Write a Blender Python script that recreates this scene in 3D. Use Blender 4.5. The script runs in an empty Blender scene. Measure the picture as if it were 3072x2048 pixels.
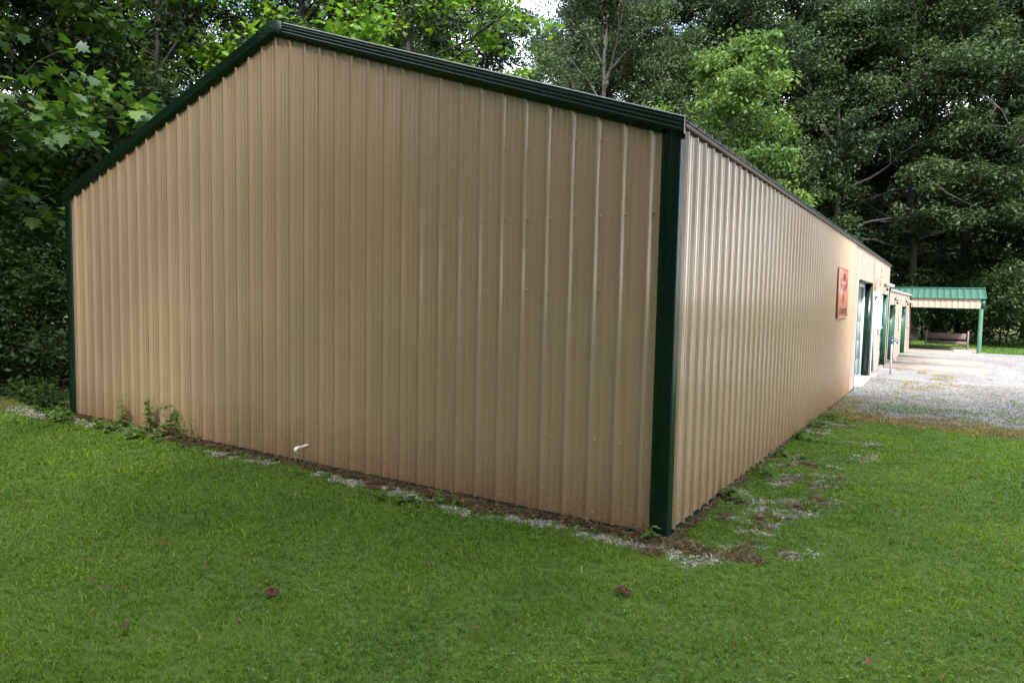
import bpy, math, random
import numpy as np
from mathutils import Matrix, Vector

rng = np.random.default_rng(7)
random.seed(7)
SC = bpy.context.scene
COL = SC.collection
PI = math.pi

# ------------------------------------------------------------------ camera
cam_d = bpy.data.cameras.new('camera')
cam = bpy.data.objects.new('camera', cam_d)
COL.objects.link(cam)
YAW, PIT, ROL = 0.55327, -0.06836, 0.01973
f = Vector((-math.sin(YAW) * math.cos(PIT), math.cos(YAW) * math.cos(PIT), math.sin(PIT)))
r = Vector((math.cos(YAW), math.sin(YAW), 0))
u = r.cross(f)
r2 = r * math.cos(ROL) + u * math.sin(ROL)
u2 = u * math.cos(ROL) - r * math.sin(ROL)
CAMP = Vector((1.72918, -5.16612, 1.89954))
cam.matrix_world = Matrix(((r2.x, u2.x, -f.x, CAMP.x), (r2.y, u2.y, -f.y, CAMP.y), (r2.z, u2.z, -f.z, CAMP.z), (0, 0, 0, 1)))
cam_d.sensor_width = 36
cam_d.lens = 2051.95 / 3072 * 36
cam_d.clip_end = 2000
SC.camera = cam

# ------------------------------------------------------------------ light
SUN = Vector((0.40, -0.505, 0.765)).normalized()
SUN_EL = math.asin(SUN.z)
SUN_AZ = math.atan2(SUN.x, SUN.y)
sl = bpy.data.lights.new('sun', 'SUN')
sl.energy = 3.3
sl.angle = math.radians(4.5)
sl.color = (1.0, 0.96, 0.90)
so = bpy.data.objects.new('sun', sl)
COL.objects.link(so)
so.rotation_euler = SUN.to_track_quat('Z', 'Y').to_euler()
so.location = (0, 0, 60)

W = bpy.data.worlds.new('World')
SC.world = W
W.use_nodes = True
nt = W.node_tree
nt.nodes.clear()
wo = nt.nodes.new('ShaderNodeOutputWorld')
bg = nt.nodes.new('ShaderNodeBackground')
sky = nt.nodes.new('ShaderNodeTexSky')
sky.sky_type = 'NISHITA'
sky.sun_disc = False
sky.sun_elevation = SUN_EL
sky.sun_rotation = SUN_AZ
sky.dust_density = 1.5
tc = nt.nodes.new('ShaderNodeTexCoord')
mp = nt.nodes.new('ShaderNodeMapping')
mp.inputs['Scale'].default_value = (1, 1, 2.2)
nz = nt.nodes.new('ShaderNodeTexNoise')
nz.inputs['Scale'].default_value = 2.3
nz.inputs['Detail'].default_value = 7
cr = nt.nodes.new('ShaderNodeValToRGB')
cr.color_ramp.elements[0].position = 0.38
cr.color_ramp.elements[1].position = 0.56
mx = nt.nodes.new('ShaderNodeMixRGB')
mx.inputs['Color2'].default_value = (8.9, 9.0, 9.3, 1)
nt.links.new(tc.outputs['Generated'], mp.inputs['Vector'])
nt.links.new(mp.outputs[0], nz.inputs['Vector'])
nt.links.new(nz.outputs['Fac'], cr.inputs['Fac'])
nt.links.new(cr.outputs['Color'], mx.inputs['Fac'])
nt.links.new(sky.outputs['Color'], mx.inputs['Color1'])
nt.links.new(mx.outputs['Color'], bg.inputs['Color'])
bg.inputs['Strength'].default_value = 0.15
nt.links.new(bg.outputs[0], wo.inputs[0])

SC.view_settings.view_transform = 'Standard'
SC.view_settings.look = 'None'
SC.view_settings.gamma = 1
SC.view_settings.exposure = 1.9
SC.cycles.max_bounces = 6
SC.cycles.diffuse_bounces = 3
SC.cycles.glossy_bounces = 2
SC.cycles.transmission_bounces = 3
SC.cycles.transparent_max_bounces = 4

# ------------------------------------------------------------------ helpers
def zg(y):
    return -0.0178 * np.clip(y, 0, 24.5)

def tag(o, label=None, cat=None, group=None, kind=None):
    if label: o['label'] = label
    if cat: o['category'] = cat
    if group: o['group'] = group
    if kind: o['kind'] = kind
    return o

def empty(name, loc=(0, 0, 0), rz=0, label=None, cat=None, group=None):
    o = bpy.data.objects.new(name, None)
    o.empty_display_size = 0.1
    o.location = loc
    o.rotation_euler = (0, 0, rz)
    COL.objects.link(o)
    return tag(o, label, cat, group)

def np_mesh(name, V, faces, mats=(), smooth=False, mi=None):
    """faces: list of int arrays (n,k)"""
    me = bpy.data.meshes.new(name)
    V = np.asarray(V, dtype=np.float32)
    faces = [np.asarray(a, dtype=np.int32) for a in faces if len(a)]
    me.vertices.add(len(V))
    me.vertices.foreach_set('co', V.ravel())
    nl = sum(a.size for a in faces)
    npoly = sum(len(a) for a in faces)
    me.loops.add(nl)
    me.loops.foreach_set('vertex_index', np.concatenate([a.ravel() for a in faces]))
    me.polygons.add(npoly)
    tot = np.concatenate([np.full(len(a), a.shape[1], np.int32) for a in faces])
    st = np.concatenate([[0], np.cumsum(tot)[:-1]]).astype(np.int32)
    me.polygons.foreach_set('loop_start', st)
    me.polygons.foreach_set('loop_total', tot)
    if smooth:
        me.polygons.foreach_set('use_smooth', np.ones(npoly, dtype=bool))
    for m in mats:
        me.materials.append(m)
    if mi is not None:
        me.polygons.foreach_set('material_index', np.asarray(mi, dtype=np.int32))
    me.update(calc_edges=True)
    return me

def link(name, me, parent=None, loc=None):
    o = bpy.data.objects.new(name, me)
    COL.objects.link(o)
    if parent is not None: o.parent = parent
    if loc is not None: o.location = loc
    return o

class MB:
    def __init__(s):
        s.V = []; s.F = {}
        s.n = 0
    def add(s, V, F):
        V = np.asarray(V, float).reshape(-1, 3)
        for a in F:
            a = list(a)
            s.F.setdefault(len(a), []).append([i + s.n for i in a])
        s.V.append(V); s.n += len(V)
        return s
    def box(s, x0, y0, z0, x1, y1, z1, b=0.0, rot=None, org=None):
        x0, x1 = min(x0, x1), max(x0, x1); y0, y1 = min(y0, y1), max(y0, y1); z0, z1 = min(z0, z1), max(z0, z1)
        b = min(b, (x1 - x0) * .4, (y1 - y0) * .4, (z1 - z0) * .4)
        if b <= 0:
            V = [(x, y, z) for x in (x0, x1) for y in (y0, y1) for z in (z0, z1)]
            F = [(0, 1, 3, 2), (4, 6, 7, 5), (0, 4, 5, 1), (2, 3, 7, 6), (0, 2, 6, 4), (1, 5, 7, 3)]
        else:
            V = []; idx = {}
            for i, x in enumerate((x0, x1)):
                for j, y in enumerate((y0, y1)):
                    for k, z in enumerate((z0, z1)):
                        sx, sy, sz = (1 - 2 * i), (1 - 2 * j), (1 - 2 * k)
                        for ax in range(3):
                            idx[(i, j, k, ax)] = len(V)
                            V.append((x + (0 if ax == 0 else sx * b), y + (0 if ax == 1 else sy * b), z + (0 if ax == 2 else sz * b)))
            F = []
            for i in (0, 1):
                q = [idx[(i, 0, 0, 0)], idx[(i, 0, 1, 0)], idx[(i, 1, 1, 0)], idx[(i, 1, 0, 0)]]
                F.append(q if i == 0 else q[::-1])
                q = [idx[(0, i, 0, 1)], idx[(1, i, 0, 1)], idx[(1, i, 1, 1)], idx[(0, i, 1, 1)]]
                F.append(q if i == 0 else q[::-1])
                q = [idx[(0, 0, i, 2)], idx[(0, 1, i, 2)], idx[(1, 1, i, 2)], idx[(1, 0, i, 2)]]
                F.append(q if i == 0 else q[::-1])
            for a in (0, 1):
                for c in (0, 1):
                    F.append([idx[(0, a, c, 1)], idx[(0, a, c, 2)], idx[(1, a, c, 2)], idx[(1, a, c, 1)]])
                    F.append([idx[(a, 0, c, 0)], idx[(a, 0, c, 2)], idx[(a, 1, c, 2)], idx[(a, 1, c, 0)]])
                    F.append([idx[(a, c, 0, 0)], idx[(a, c, 0, 1)], idx[(a, c, 1, 1)], idx[(a, c, 1, 0)]])
                    for d in (0, 1):
                        F.append([idx[(a, c, d, 0)], idx[(a, c, d, 1)], idx[(a, c, d, 2)]])
        V = np.array(V, float)
        if rot is not None:
            o = np.array(org if org is not None else (0, 0, 0), float)
            V = (V - o) @ np.array(rot.to_3x3()).T + o
        return s.add(V, F)
    def tube(s, P, R, n=8, cap=True):
        V, F = tube_geo(P, R, n, cap)
        return s.add(V, F)
    def build(s, name, mat, parent=None, smooth=False, loc=None):
        me = np_mesh(name, np.concatenate(s.V), [np.array(v) for v in s.F.values()], [mat], smooth)
        import bmesh
        bm = bmesh.new(); bm.from_mesh(me)
        bmesh.ops.recalc_face_normals(bm, faces=bm.faces)
        bm.to_mesh(me); bm.free()
        return link(name, me, parent, loc)

def tube_geo(P, R, n=8, cap=True):
    P = np.asarray(P, float); m = len(P)
    R = np.broadcast_to(np.asarray(R, float), (m,))
    T = np.gradient(P, axis=0)
    T /= np.linalg.norm(T, axis=1)[:, None] + 1e-9
    ref = np.array([0, 0, 1.]) if abs(T[0, 2]) < .9 else np.array([1., 0, 0])
    A = np.cross(T, ref); A /= np.linalg.norm(A, axis=1)[:, None] + 1e-9
    B = np.cross(T, A)
    th = np.arange(n) / n * 2 * PI
    V = (P[:, None] + R[:, None, None] * (np.cos(th)[None, :, None] * A[:, None] + np.sin(th)[None, :, None] * B[:, None])).reshape(-1, 3)
    F = [(i * n + j, i * n + (j + 1) % n, (i + 1) * n + (j + 1) % n, (i + 1) * n + j) for i in range(m - 1) for j in range(n)]
    if cap:
        F += [tuple(range(n)), tuple(range((m - 1) * n, m * n))]
    return V, F

# value noise
_P = rng.random((256, 256))
def vnoise(x, y, s=1.0, off=0.0):
    a_ = .6 + off * 1.3
    x, y = np.asarray(x), np.asarray(y)
    x, y = (x * math.cos(a_) + y * math.sin(a_)) * s + off + 100, (y * math.cos(a_) - x * math.sin(a_)) * s + off * 1.7 + 100
    xi = np.floor(x).astype(int); yi = np.floor(y).astype(int)
    fx = x - xi; fy = y - yi
    fx = fx * fx * (3 - 2 * fx); fy = fy * fy * (3 - 2 * fy)
    a = _P[xi % 256, yi % 256]; b = _P[(xi + 1) % 256, yi % 256]
    c = _P[xi % 256, (yi + 1) % 256]; d = _P[(xi + 1) % 256, (yi + 1) % 256]
    return (a * (1 - fx) + b * fx) * (1 - fy) + (c * (1 - fx) + d * fx) * fy
def fnoise(x, y, s=1.0, off=0.0):
    return (vnoise(x, y, s, off) * .5 + vnoise(x, y, s * 2.1, off + 3) * .3 + vnoise(x, y, s * 4.3, off + 9) * .2)

# ------------------------------------------------------------------ materials
def newmat(name):
    m = bpy.data.materials.new(name)
    m.use_nodes = True
    b = m.node_tree.nodes['Principled BSDF']
    return m, m.node_tree, b

def L(nt, a, b): nt.links.new(a, b)

def noise(nt, scale, detail=4, vec=None, rough=.5):
    n = nt.nodes.new('ShaderNodeTexNoise')
    n.inputs['Scale'].default_value = scale
    n.inputs['Detail'].default_value = detail
    n.inputs['Roughness'].default_value = rough
    if vec is not None: L(nt, vec, n.inputs['Vector'])
    return n

def ramp(nt, fac, stops):
    c = nt.nodes.new('ShaderNodeValToRGB')
    e = c.color_ramp.elements
    while len(e) < len(stops): e.new(0.5)
    for el, (p, col) in zip(e, stops):
        el.position = p
        el.color = (*col, 1) if len(col) == 3 else col
    L(nt, fac, c.inputs['Fac'])
    return c

def mixc(nt, fac, a, b, mode='MIX'):
    m = nt.nodes.new('ShaderNodeMixRGB'); m.blend_type = mode
    if isinstance(fac, (int, float)): m.inputs['Fac'].default_value = fac
    else: L(nt, fac, m.inputs['Fac'])
    for s, v in ((m.inputs['Color1'], a), (m.inputs['Color2'], b)):
        if isinstance(v, tuple): s.default_value = (*v, 1)
        else: L(nt, v, s)
    return m

def objvec(nt, scale=(1, 1, 1)):
    t = nt.nodes.new('ShaderNodeTexCoord')
    m = nt.nodes.new('ShaderNodeMapping')
    m.inputs['Scale'].default_value = scale
    L(nt, t.outputs['Object'], m.inputs['Vector'])
    return m.outputs[0]

def paint(name, col, rough=.35, var=.06, bump=0.0, spec=.5, dirt=False, streak=0.0):
    m, nt, b = newmat(name)
    b.inputs['Roughness'].default_value = rough
    if dirt:
        b.inputs['Coat Weight'].default_value = .7; b.inputs['Coat Roughness'].default_value = .12
    b.inputs['Specular IOR Level'].default_value = spec
    v = objvec(nt, (1, 1, .25))
    n = noise(nt, 3.0, 5, v)
    dk = tuple(c * (1 - var * 1.6) for c in col); lt = tuple(min(1, c * (1 + var)) for c in col)
    c = ramp(nt, n.outputs['Fac'], [(.3, dk), (.7, lt)])
    out = c.outputs['Color']
    if dirt:
        t = nt.nodes.new('ShaderNodeTexCoord')
        sp = nt.nodes.new('ShaderNodeSeparateXYZ'); L(nt, t.outputs['Object'], sp.inputs[0])
        # splash dust film close to the ground
        mr = nt.nodes.new('ShaderNodeMapRange'); mr.inputs['From Min'].default_value = 0.62; mr.inputs['From Max'].default_value = 0.0
        n2 = noise(nt, 6, 8, objvec(nt, (1.6, 1.6, .7)), .7)
        ad = nt.nodes.new('ShaderNodeMath'); ad.operation = 'MULTIPLY_ADD'; ad.inputs[1].default_value = .5
        gy = nt.nodes.new('ShaderNodeMath'); gy.operation = 'MULTIPLY_ADD'; gy.inputs[1].default_value = .0178   # height above the falling ground
        L(nt, sp.outputs['Y'], gy.inputs[0]); L(nt, sp.outputs['Z'], gy.inputs[2])
        L(nt, n2.outputs['Fac'], ad.inputs[0]); L(nt, gy.outputs[0], ad.inputs[2])
        sb = nt.nodes.new('ShaderNodeMath'); sb.operation = 'SUBTRACT'; sb.inputs[1].default_value = .22
        L(nt, ad.outputs[0], sb.inputs[0]); L(nt, sb.outputs[0], mr.inputs['Value'])
        ml = nt.nodes.new('ShaderNodeMath'); ml.operation = 'MULTIPLY'; ml.inputs[1].default_value = .66
        L(nt, mr.outputs[0], ml.inputs[0])
        out = mixc(nt, ml.outputs[0], out, (.30, .17, .09)).outputs[0]
        # specks of mud
        n3 = noise(nt, 80, 4, objvec(nt, (1, 1, .7)), .65)
        r3 = ramp(nt, n3.outputs['Fac'], [(.575, (0, 0, 0)), (.64, (1, 1, 1))])
        mr2 = nt.nodes.new('ShaderNodeMapRange'); mr2.inputs['From Min'].default_value = 0.75; mr2.inputs['From Max'].default_value = 0.02
        L(nt, sb.outputs[0], mr2.inputs['Value'])
        m3 = nt.nodes.new('ShaderNodeMath'); m3.operation = 'MULTIPLY'
        L(nt, r3.outputs['Color'], m3.inputs[0]); L(nt, mr2.outputs[0], m3.inputs[1])
        out = mixc(nt, m3.outputs[0], out, (.10, .05, .025)).outputs[0]
        # rare bug and dirt spots higher up
        n4 = noise(nt, 40, 2, objvec(nt, (1, 1, .8)), .6)
        r4 = ramp(nt, n4.outputs['Fac'], [(.735, (0, 0, 0)), (.75, (.8, .8, .8))])
        out = mixc(nt, r4.outputs['Color'], out, (.16, .10, .06)).outputs[0]
        # faint pinkish and greenish panel tint, uneven fading
        n5 = noise(nt, .8, 3, objvec(nt, (1, 1, .3)))
        r5 = ramp(nt, n5.outputs['Fac'], [(.35, (.965, 1.0, .955)), (.65, (1.02, .995, .98))])
        out = mixc(nt, 1.0, out, r5.outputs['Color'], 'MULTIPLY').outputs[0]
    L(nt, out, b.inputs['Base Color'])
    nr = noise(nt, 5, 4)
    rr = nt.nodes.new('ShaderNodeMapRange'); rr.inputs['To Min'].default_value = rough * .92; rr.inputs['To Max'].default_value = min(1, rough * 1.1)
    L(nt, nr.outputs['Fac'], rr.inputs['Value']); L(nt, rr.outputs[0], b.inputs['Roughness'])
    if bump:
        bp = nt.nodes.new('ShaderNodeBump'); bp.inputs['Strength'].default_value = bump; bp.inputs['Distance'].default_value = .01
        nb = noise(nt, 1.7, 3); L(nt, nb.outputs['Fac'], bp.inputs['Height']); L(nt, bp.outputs[0], b.inputs['Normal'])
    return m

BEIGE = (.43, .303, .205)
M_beige = paint('beige_steel', BEIGE, .24, .02, .12, .5, dirt=True)
M_beige2 = paint('beige_siding', (.37, .285, .22), .4, .05, 0, .4, dirt=False)
M_green = paint('green_trim_steel', (.0035, .019, .011), .27, .12, .08, .4)
M_greendoor = paint('green_door_paint', (.014, .07, .046), .45, .1, 0, .4)
M_greenroof = paint('green_roof_steel', (.045, .115, .09), .35, .08, 0, .5)
M_white = paint('white_vinyl', (.55, .57, .60), .4, .04, 0, .5)
M_galv = paint('galvanised_edge', (.42, .40, .36), .45, .2, 0, .5)
M_brown = paint('rusty_drip_edge', (.09, .055, .03), .6, .4, 0, .3)
M_blue = paint('blue_enamel', (.03, .09, .20), .35, .25, 0, .5)
M_pipe = paint('galvanised_pipe', (.38, .40, .42), .4, .15, 0, .5)
M_dark = paint('dark_plastic', (.03, .03, .035), .45, .2, 0, .4)
M_lens = paint('lamp_glass', (.55, .56, .50), .2, .1, 0, .6)
M_pvc = paint('white_pvc', (.78, .76, .72), .35, .08, 0, .5)
M_pvcgrey = paint('weathered_pvc', (.23, .24, .19), .5, .3, 0, .4)
M_conc = paint('concrete', (.215, .185, .16), .85, .14, .3, .3)
M_woodgreen = paint('green_painted_wood', (.035, .10, .062), .6, .2, .2, .3)
M_black = paint('dark_interior', (.012, .014, .014), .6, .2, 0, .3)
M_glass = paint('dark_window_glass', (.04, .05, .05), .08, .2, 0, .6)
M_doorpanel = paint('grey_green_door_panel', (.20, .32, .30), .3, .15, 0, .6)

def wood(name, a, b_):
    m, nt, b = newmat(name)
    n = noise(nt, 9, 6, objvec(nt, (.25, 6, 6)), .6)
    c = ramp(nt, n.outputs['Fac'], [(.3, a), (.7, b_)])
    L(nt, c.outputs['Color'], b.inputs['Base Color'])
    b.inputs['Roughness'].default_value = .75
    return m
M_bench = wood('weathered_red_wood', (.06, .038, .034), (.17, .125, .115))
M_post = wood('grey_weathered_wood', (.10, .085, .06), (.24, .20, .15))

def bark(name, a, b_):
    m, nt, b = newmat(name)
    n = noise(nt, 5, 8, objvec(nt, (3, 3, .5)), .65)
    c = ramp(nt, n.outputs['Fac'], [(.35, a), (.65, b_)])
    L(nt, c.outputs['Color'], b.inputs['Base Color'])
    b.inputs['Roughness'].default_value = .9
    bp = nt.nodes.new('ShaderNodeBump'); bp.inputs['Strength'].default_value = .6; bp.inputs['Distance'].default_value = .04
    L(nt, n.outputs['Fac'], bp.inputs['Height']); L(nt, bp.outputs[0], b.inputs['Normal'])
    return m
M_bark = bark('dark_bark', (.014, .012, .009), (.05, .042, .034))
M_barkdark = bark('blackish_bark', (.005, .0045, .0035), (.014, .012, .01))  # near-black bark colour so the maple and sycamore trunks hardly show
M_barkpale = bark('pale_bark', (.02, .017, .014), (.07, .06, .05))

def leafmat(name, a, b_, c_, trans=.35, rough=.5, spec=.2, patch=None):
    m, nt, b = newmat(name)
    g = nt.nodes.new('ShaderNodeNewGeometry')
    c = ramp(nt, g.outputs['Random Per Island'], [(0, a), (.5, b_), (.97, c_)])
    out = c.outputs['Color']
    t = nt.nodes.new('ShaderNodeTexCoord')
    n = noise(nt, .35 if patch is None else patch, 4, t.outputs['Object'])
    rr = ramp(nt, n.outputs['Fac'], [(.32, (.66, .76, .8)), (.68, (1.28, 1.16, .95))])
    out = mixc(nt, 1, out, rr.outputs['Color'], 'MULTIPLY').outputs[0]
    L(nt, out, b.inputs['Base Color'])
    b.inputs['Roughness'].default_value = rough
    b.inputs['Specular IOR Level'].default_value = spec
    tr = nt.nodes.new('ShaderNodeBsdfTranslucent')
    tc_ = mixc(nt, 1, out, (1.25, 1.35, .55), 'MULTIPLY')
    L(nt, tc_.outputs[0], tr.inputs['Color'])
    mx = nt.nodes.new('ShaderNodeMixShader'); mx.inputs[0].default_value = trans
    L(nt, b.outputs[0], mx.inputs[1]); L(nt, tr.outputs[0], mx.inputs[2])
    L(nt, mx.outputs[0], nt.nodes['Material Output'].inputs['Surface'])
    return m
M_oak = leafmat('oak_leaves', (.021, .040, .016), (.030, .055, .020), (.047, .077, .029), .3)
M_oakblue = leafmat('dark_leaves', (.016, .034, .017), (.022, .044, .022), (.037, .063, .031), .28)
M_maple = leafmat('maple_leaves', (.026, .068, .022), (.048, .11, .024), (.10, .175, .03), .4, .4, .4)
M_maple2 = leafmat('maple_leaves_lit_tone', (.07, .15, .02), (.10, .20, .03), (.16, .27, .04), .45, .4, .4)  # lighter copy of the maple leaves, sunlight put into the colour
M_walnut = leafmat('walnut_leaves', (.05, .10, .028), (.07, .13, .035), (.11, .18, .05), .38)
M_weed = leafmat('weed_leaves', (.08, .16, .03), (.12, .22, .05), (.18, .28, .09), .35)
M_bush = leafmat('understory_leaves', (.02, .045, .016), (.03, .065, .02), (.05, .09, .03), .3)
M_grass = leafmat('grass_blades', (.070, .150, .012), (.118, .222, .019), (.205, .30, .043), .40, .6, .12, .9)
M_grassfar = leafmat('grass_shade_tint', (.06, .13, .022), (.085, .17, .03), (.12, .22, .05), .35, .5, .3, .9)  # darker grass copy, shade of the far forest put into the green
M_straw = leafmat('dry_grass_blades', (.16, .11, .055), (.25, .185, .095), (.36, .28, .15), .25, .6, .2, 3)
M_litter = leafmat('brown_litter', (.04, .024, .015), (.10, .06, .038), (.22, .15, .10), .1, .7, .2, 6)
M_pebble = leafmat('limestone_chips', (.15, .14, .13), (.27, .26, .25), (.46, .455, .44), .0, .8, .2, 6)
M_lotchip = leafmat('lot_chips', (.10, .10, .10), (.17, .168, .17), (.28, .275, .275), .0, .8, .2, 6)
M_brownleaf = leafmat('dead_leaf', (.07, .03, .018), (.12, .05, .03), (.16, .07, .04), .15, .6, .3, 6)
M_redleaf = leafmat('red_dead_leaf', (.14, .02, .015), (.2, .03, .02), (.25, .05, .03), .2, .5, .3, 6)
M_nest = leafmat('dry_clipping', (.09, .045, .03), (.15, .08, .05), (.22, .13, .08), .1, .7, .2, 6)

# ground
def ground_mat():
    m, nt, b = newmat('lawn_soil')
    at = nt.nodes.new('ShaderNodeAttribute'); at.attribute_name = 'cover'
    sp = nt.nodes.new('ShaderNodeSeparateXYZ'); L(nt, at.outputs['Vector'], sp.inputs[0])
    n1 = noise(nt, 18, 6, objvec(nt), .65)
    n2 = noise(nt, .6, 4, objvec(nt))
    gr = ramp(nt, n1.outputs['Fac'], [(.3, (.035, .06, .012)), (.55, (.07, .12, .022)), (.75, (.10, .13, .04))])
    vo = nt.nodes.new('ShaderNodeTexVoronoi'); vo.inputs['Scale'].default_value = 42
    L(nt, objvec(nt), vo.inputs['Vector'])
    pv = ramp(nt, vo.outputs['Color'], [(0, (.25, .235, .21)), (.5, (.42, .40, .37)), (1, (.62, .61, .58))])
    pd = ramp(nt, vo.outputs['Distance'], [(.3, (1, 1, 1)), (.75, (.35, .33, .30))])
    gv = mixc(nt, 1, pv.outputs['Color'], pd.outputs['Color'], 'MULTIPLY')
    n3 = noise(nt, 55, 6, objvec(nt), .7)
    lt = ramp(nt, n3.outputs['Fac'], [(.3, (.035, .02, .012)), (.5, (.10, .055, .035)), (.7, (.20, .12, .08))])
    c1 = mixc(nt, sp.outputs['X'], gr.outputs['Color'], gv.outputs[0])
    c2 = mixc(nt, sp.outputs['Y'], c1.outputs[0], lt.outputs['Color'])
    L(nt, c2.outputs[0], b.inputs['Base Color'])
    b.inputs['Roughness'].default_value = .95
    b.inputs['Specular IOR Level'].default_value = .15
    bp = nt.nodes.new('ShaderNodeBump'); bp.inputs['Strength'].default_value = .5; bp.inputs['Distance'].default_value = .02
    L(nt, n3.outputs['Fac'], bp.inputs['Height']); L(nt, bp.outputs[0], b.inputs['Normal'])
    return m
def gravel_mat():
    m, nt, b = newmat('limestone_gravel')
    vo = nt.nodes.new('ShaderNodeTexVoronoi'); vo.inputs['Scale'].default_value = 30
    L(nt, objvec(nt), vo.inputs['Vector'])
    pv = ramp(nt, vo.outputs['Color'], [(.1, (.125, .125, .125)), (.5, (.19, .188, .19)), (.9, (.30, .296, .30))])
    n2 = noise(nt, .55, 5, objvec(nt, (1, .6, 1)), .6)
    t = ramp(nt, n2.outputs['Fac'], [(.34, (.80, .77, .73)), (.55, (1, 1, 1))])
    c = mixc(nt, 1, pv.outputs['Color'], t.outputs['Color'], 'MULTIPLY')
    n4 = noise(nt, 5, 6, objvec(nt, (1, .5, 1)), .7)
    r4 = ramp(nt, n4.outputs['Fac'], [(.60, (0, 0, 0)), (.72, (.55, .55, .55))])
    c2 = mixc(nt, r4.outputs['Color'], c.outputs[0], (.20, .18, .15))
    at = nt.nodes.new('ShaderNodeAttribute'); at.attribute_name = 'cover'
    sp = nt.nodes.new('ShaderNodeSeparateXYZ'); L(nt, at.outputs['Vector'], sp.inputs[0])
    n5 = noise(nt, 26, 6, objvec(nt), .7)
    lt = ramp(nt, n5.outputs['Fac'], [(.3, (.07, .055, .035)), (.5, (.13, .105, .065)), (.7, (.22, .19, .14))])
    c3 = mixc(nt, sp.outputs['Y'], c2.outputs[0], lt.outputs['Color'])
    L(nt, c3.outputs[0], b.inputs['Base Color'])
    b.inputs['Roughness'].default_value = .9
    b.inputs['Specular IOR Level'].default_value = .15
    bp = nt.nodes.new('ShaderNodeBump'); bp.inputs['Strength'].default_value = .9; bp.inputs['Distance'].default_value = .03
    L(nt, vo.outputs['Distance'], bp.inputs['Height']); bp.invert = True
    L(nt, bp.outputs[0], b.inputs['Normal'])
    return m
M_ground = ground_mat()
M_gravel = gravel_mat()

# ------------------------------------------------------------------ ground cover masks
BX0 = -9.14
def edge_lot(x, y):
    """>0 inside the gravel lot"""
    e = 8.75 - .13 * (x - .5) + 1.0 * (fnoise(x, y, .55, 5) - .5)
    near = y - e
    far = (34.2 + .25 * np.sin(x)) - y
    left = x - (-.02)
    return np.minimum(np.minimum(near, far), left)

def masks(x, y):
    n = fnoise(x, y, 1.7, 1); n2 = fnoise(x, y, 4.5, 7)
    # along the gable wall
    dg = np.where((x > BX0 - 1.2) & (x < .5) & (y < .03), -y, 9)
    stripg = (dg > .08 + .18 * n) & (dg < .18 + .30 * n + .14 * n2) & (fnoise(x, y, 9, 41) > .47) & (fnoise(x, y, .7, 17) > .36)
    litg = (dg < .11 + .24 * n) & (x > BX0 + .4) & (x < .35)
    ds = np.where((y > -.45) & (y < 8.4), x, 9)
    near = np.clip((ds - .05) / (.95 + .3 * n), 0, 2)
    bn = fnoise(x, y, 1.9, 21)
    bare = (ds < .55 + 1.0 * fnoise(x, y, .9, 25)) & (near < 1.1) & (bn > .47)
    grav = stripg | (bare & (fnoise(x, y, 8, 43) > .59) & (ds > .10) & (bn > .50))
    grav |= (np.hypot((x + 9.6) / .75, (y + .35) / .16) < 1) & (n2 > .3)
    lit = (litg & ~stripg) | (bare & (fnoise(x, y, 7, 47) < .40) & (bn > .53)) | ((ds < .1) & (ds > -.05) & (n > .35))
    lit |= (np.hypot((x - .25) / .55, (y + .08) / .12) < 1) & (n2 > .5)
    return grav, lit

xs = np.concatenate([np.linspace(-260, -40, 12), np.linspace(-36, -12.5, 20), np.arange(-12, 6, .07), np.linspace(6.5, 40, 24), np.linspace(50, 260, 10)])
ys = np.concatenate([np.linspace(-220, -20, 10), np.linspace(-17, -5.2, 12), np.arange(-5, 9.6, .07), np.arange(9.7, 40, .3), np.linspace(41, 70, 20), np.linspace(80, 300, 10)])
GX, GY = np.meshgrid(xs, ys, indexing='ij')
GZ = zg(GY) + .012 * (fnoise(GX, GY, 1.3, 4) - .5) * (np.abs(GX) > .3)
# forest floor falls away behind and to the left
V = np.stack([GX, GY, GZ], -1).reshape(-1, 3)
nx, ny = len(xs), len(ys)
I = np.arange(nx * ny).reshape(nx, ny)
Q = np.stack([I[:-1, :-1], I[1:, :-1], I[1:, 1:], I[:-1, 1:]], -1).reshape(-1, 4)
me = np_mesh('ground', V, [Q], [M_ground], True)
gm, lm = masks(V[:, 0], V[:, 1])
wood_floor = ((V[:, 0] < -10.3 + .8 * fnoise(V[:, 0], V[:, 1], .6, 2)) & (V[:, 1] > -1.2)) | (V[:, 1] > 43.5) | ((V[:, 0] < -14) & (V[:, 1] > -6))
att = np.zeros((len(V), 3), np.float32)
att[:, 0] = gm; att[:, 1] = np.where(wood_floor, .35, lm)
a = me.attributes.new('cover', 'FLOAT_VECTOR', 'POINT'); a.data.foreach_set('vector', att.ravel())
tag(link('ground', me), kind='structure')

# gravel lot sheet, 4 mm above the ground
lx = np.arange(-.4, 30, .12); ly = np.arange(7.2, 35.2, .12)
LX, LY = np.meshgrid(lx, ly, indexing='ij')
inside = edge_lot(LX, LY) > 0
II = np.arange(LX.size).reshape(LX.shape)
keep = inside[:-1, :-1] & inside[1:, :-1] & inside[1:, 1:] & inside[:-1, 1:]
Q = np.stack([II[:-1, :-1], II[1:, :-1], II[1:, 1:], II[:-1, 1:]], -1)[keep]
V = np.stack([LX, LY, zg(LY) + .014 + .012 * (fnoise(LX, LY, .8, 4) - .5)], -1).reshape(-1, 3)
used = np.unique(Q); mp_ = -np.ones(len(V), int); mp_[used] = np.arange(len(used))
V = V[used]; Q = mp_[Q]
me = np_mesh('gravel_lot', V, [Q], [M_gravel], True)
e = edge_lot(V[:, 0], V[:, 1]) + 1.2 * (fnoise(V[:, 0], V[:, 1], 2.1, 12) - .5)
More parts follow.
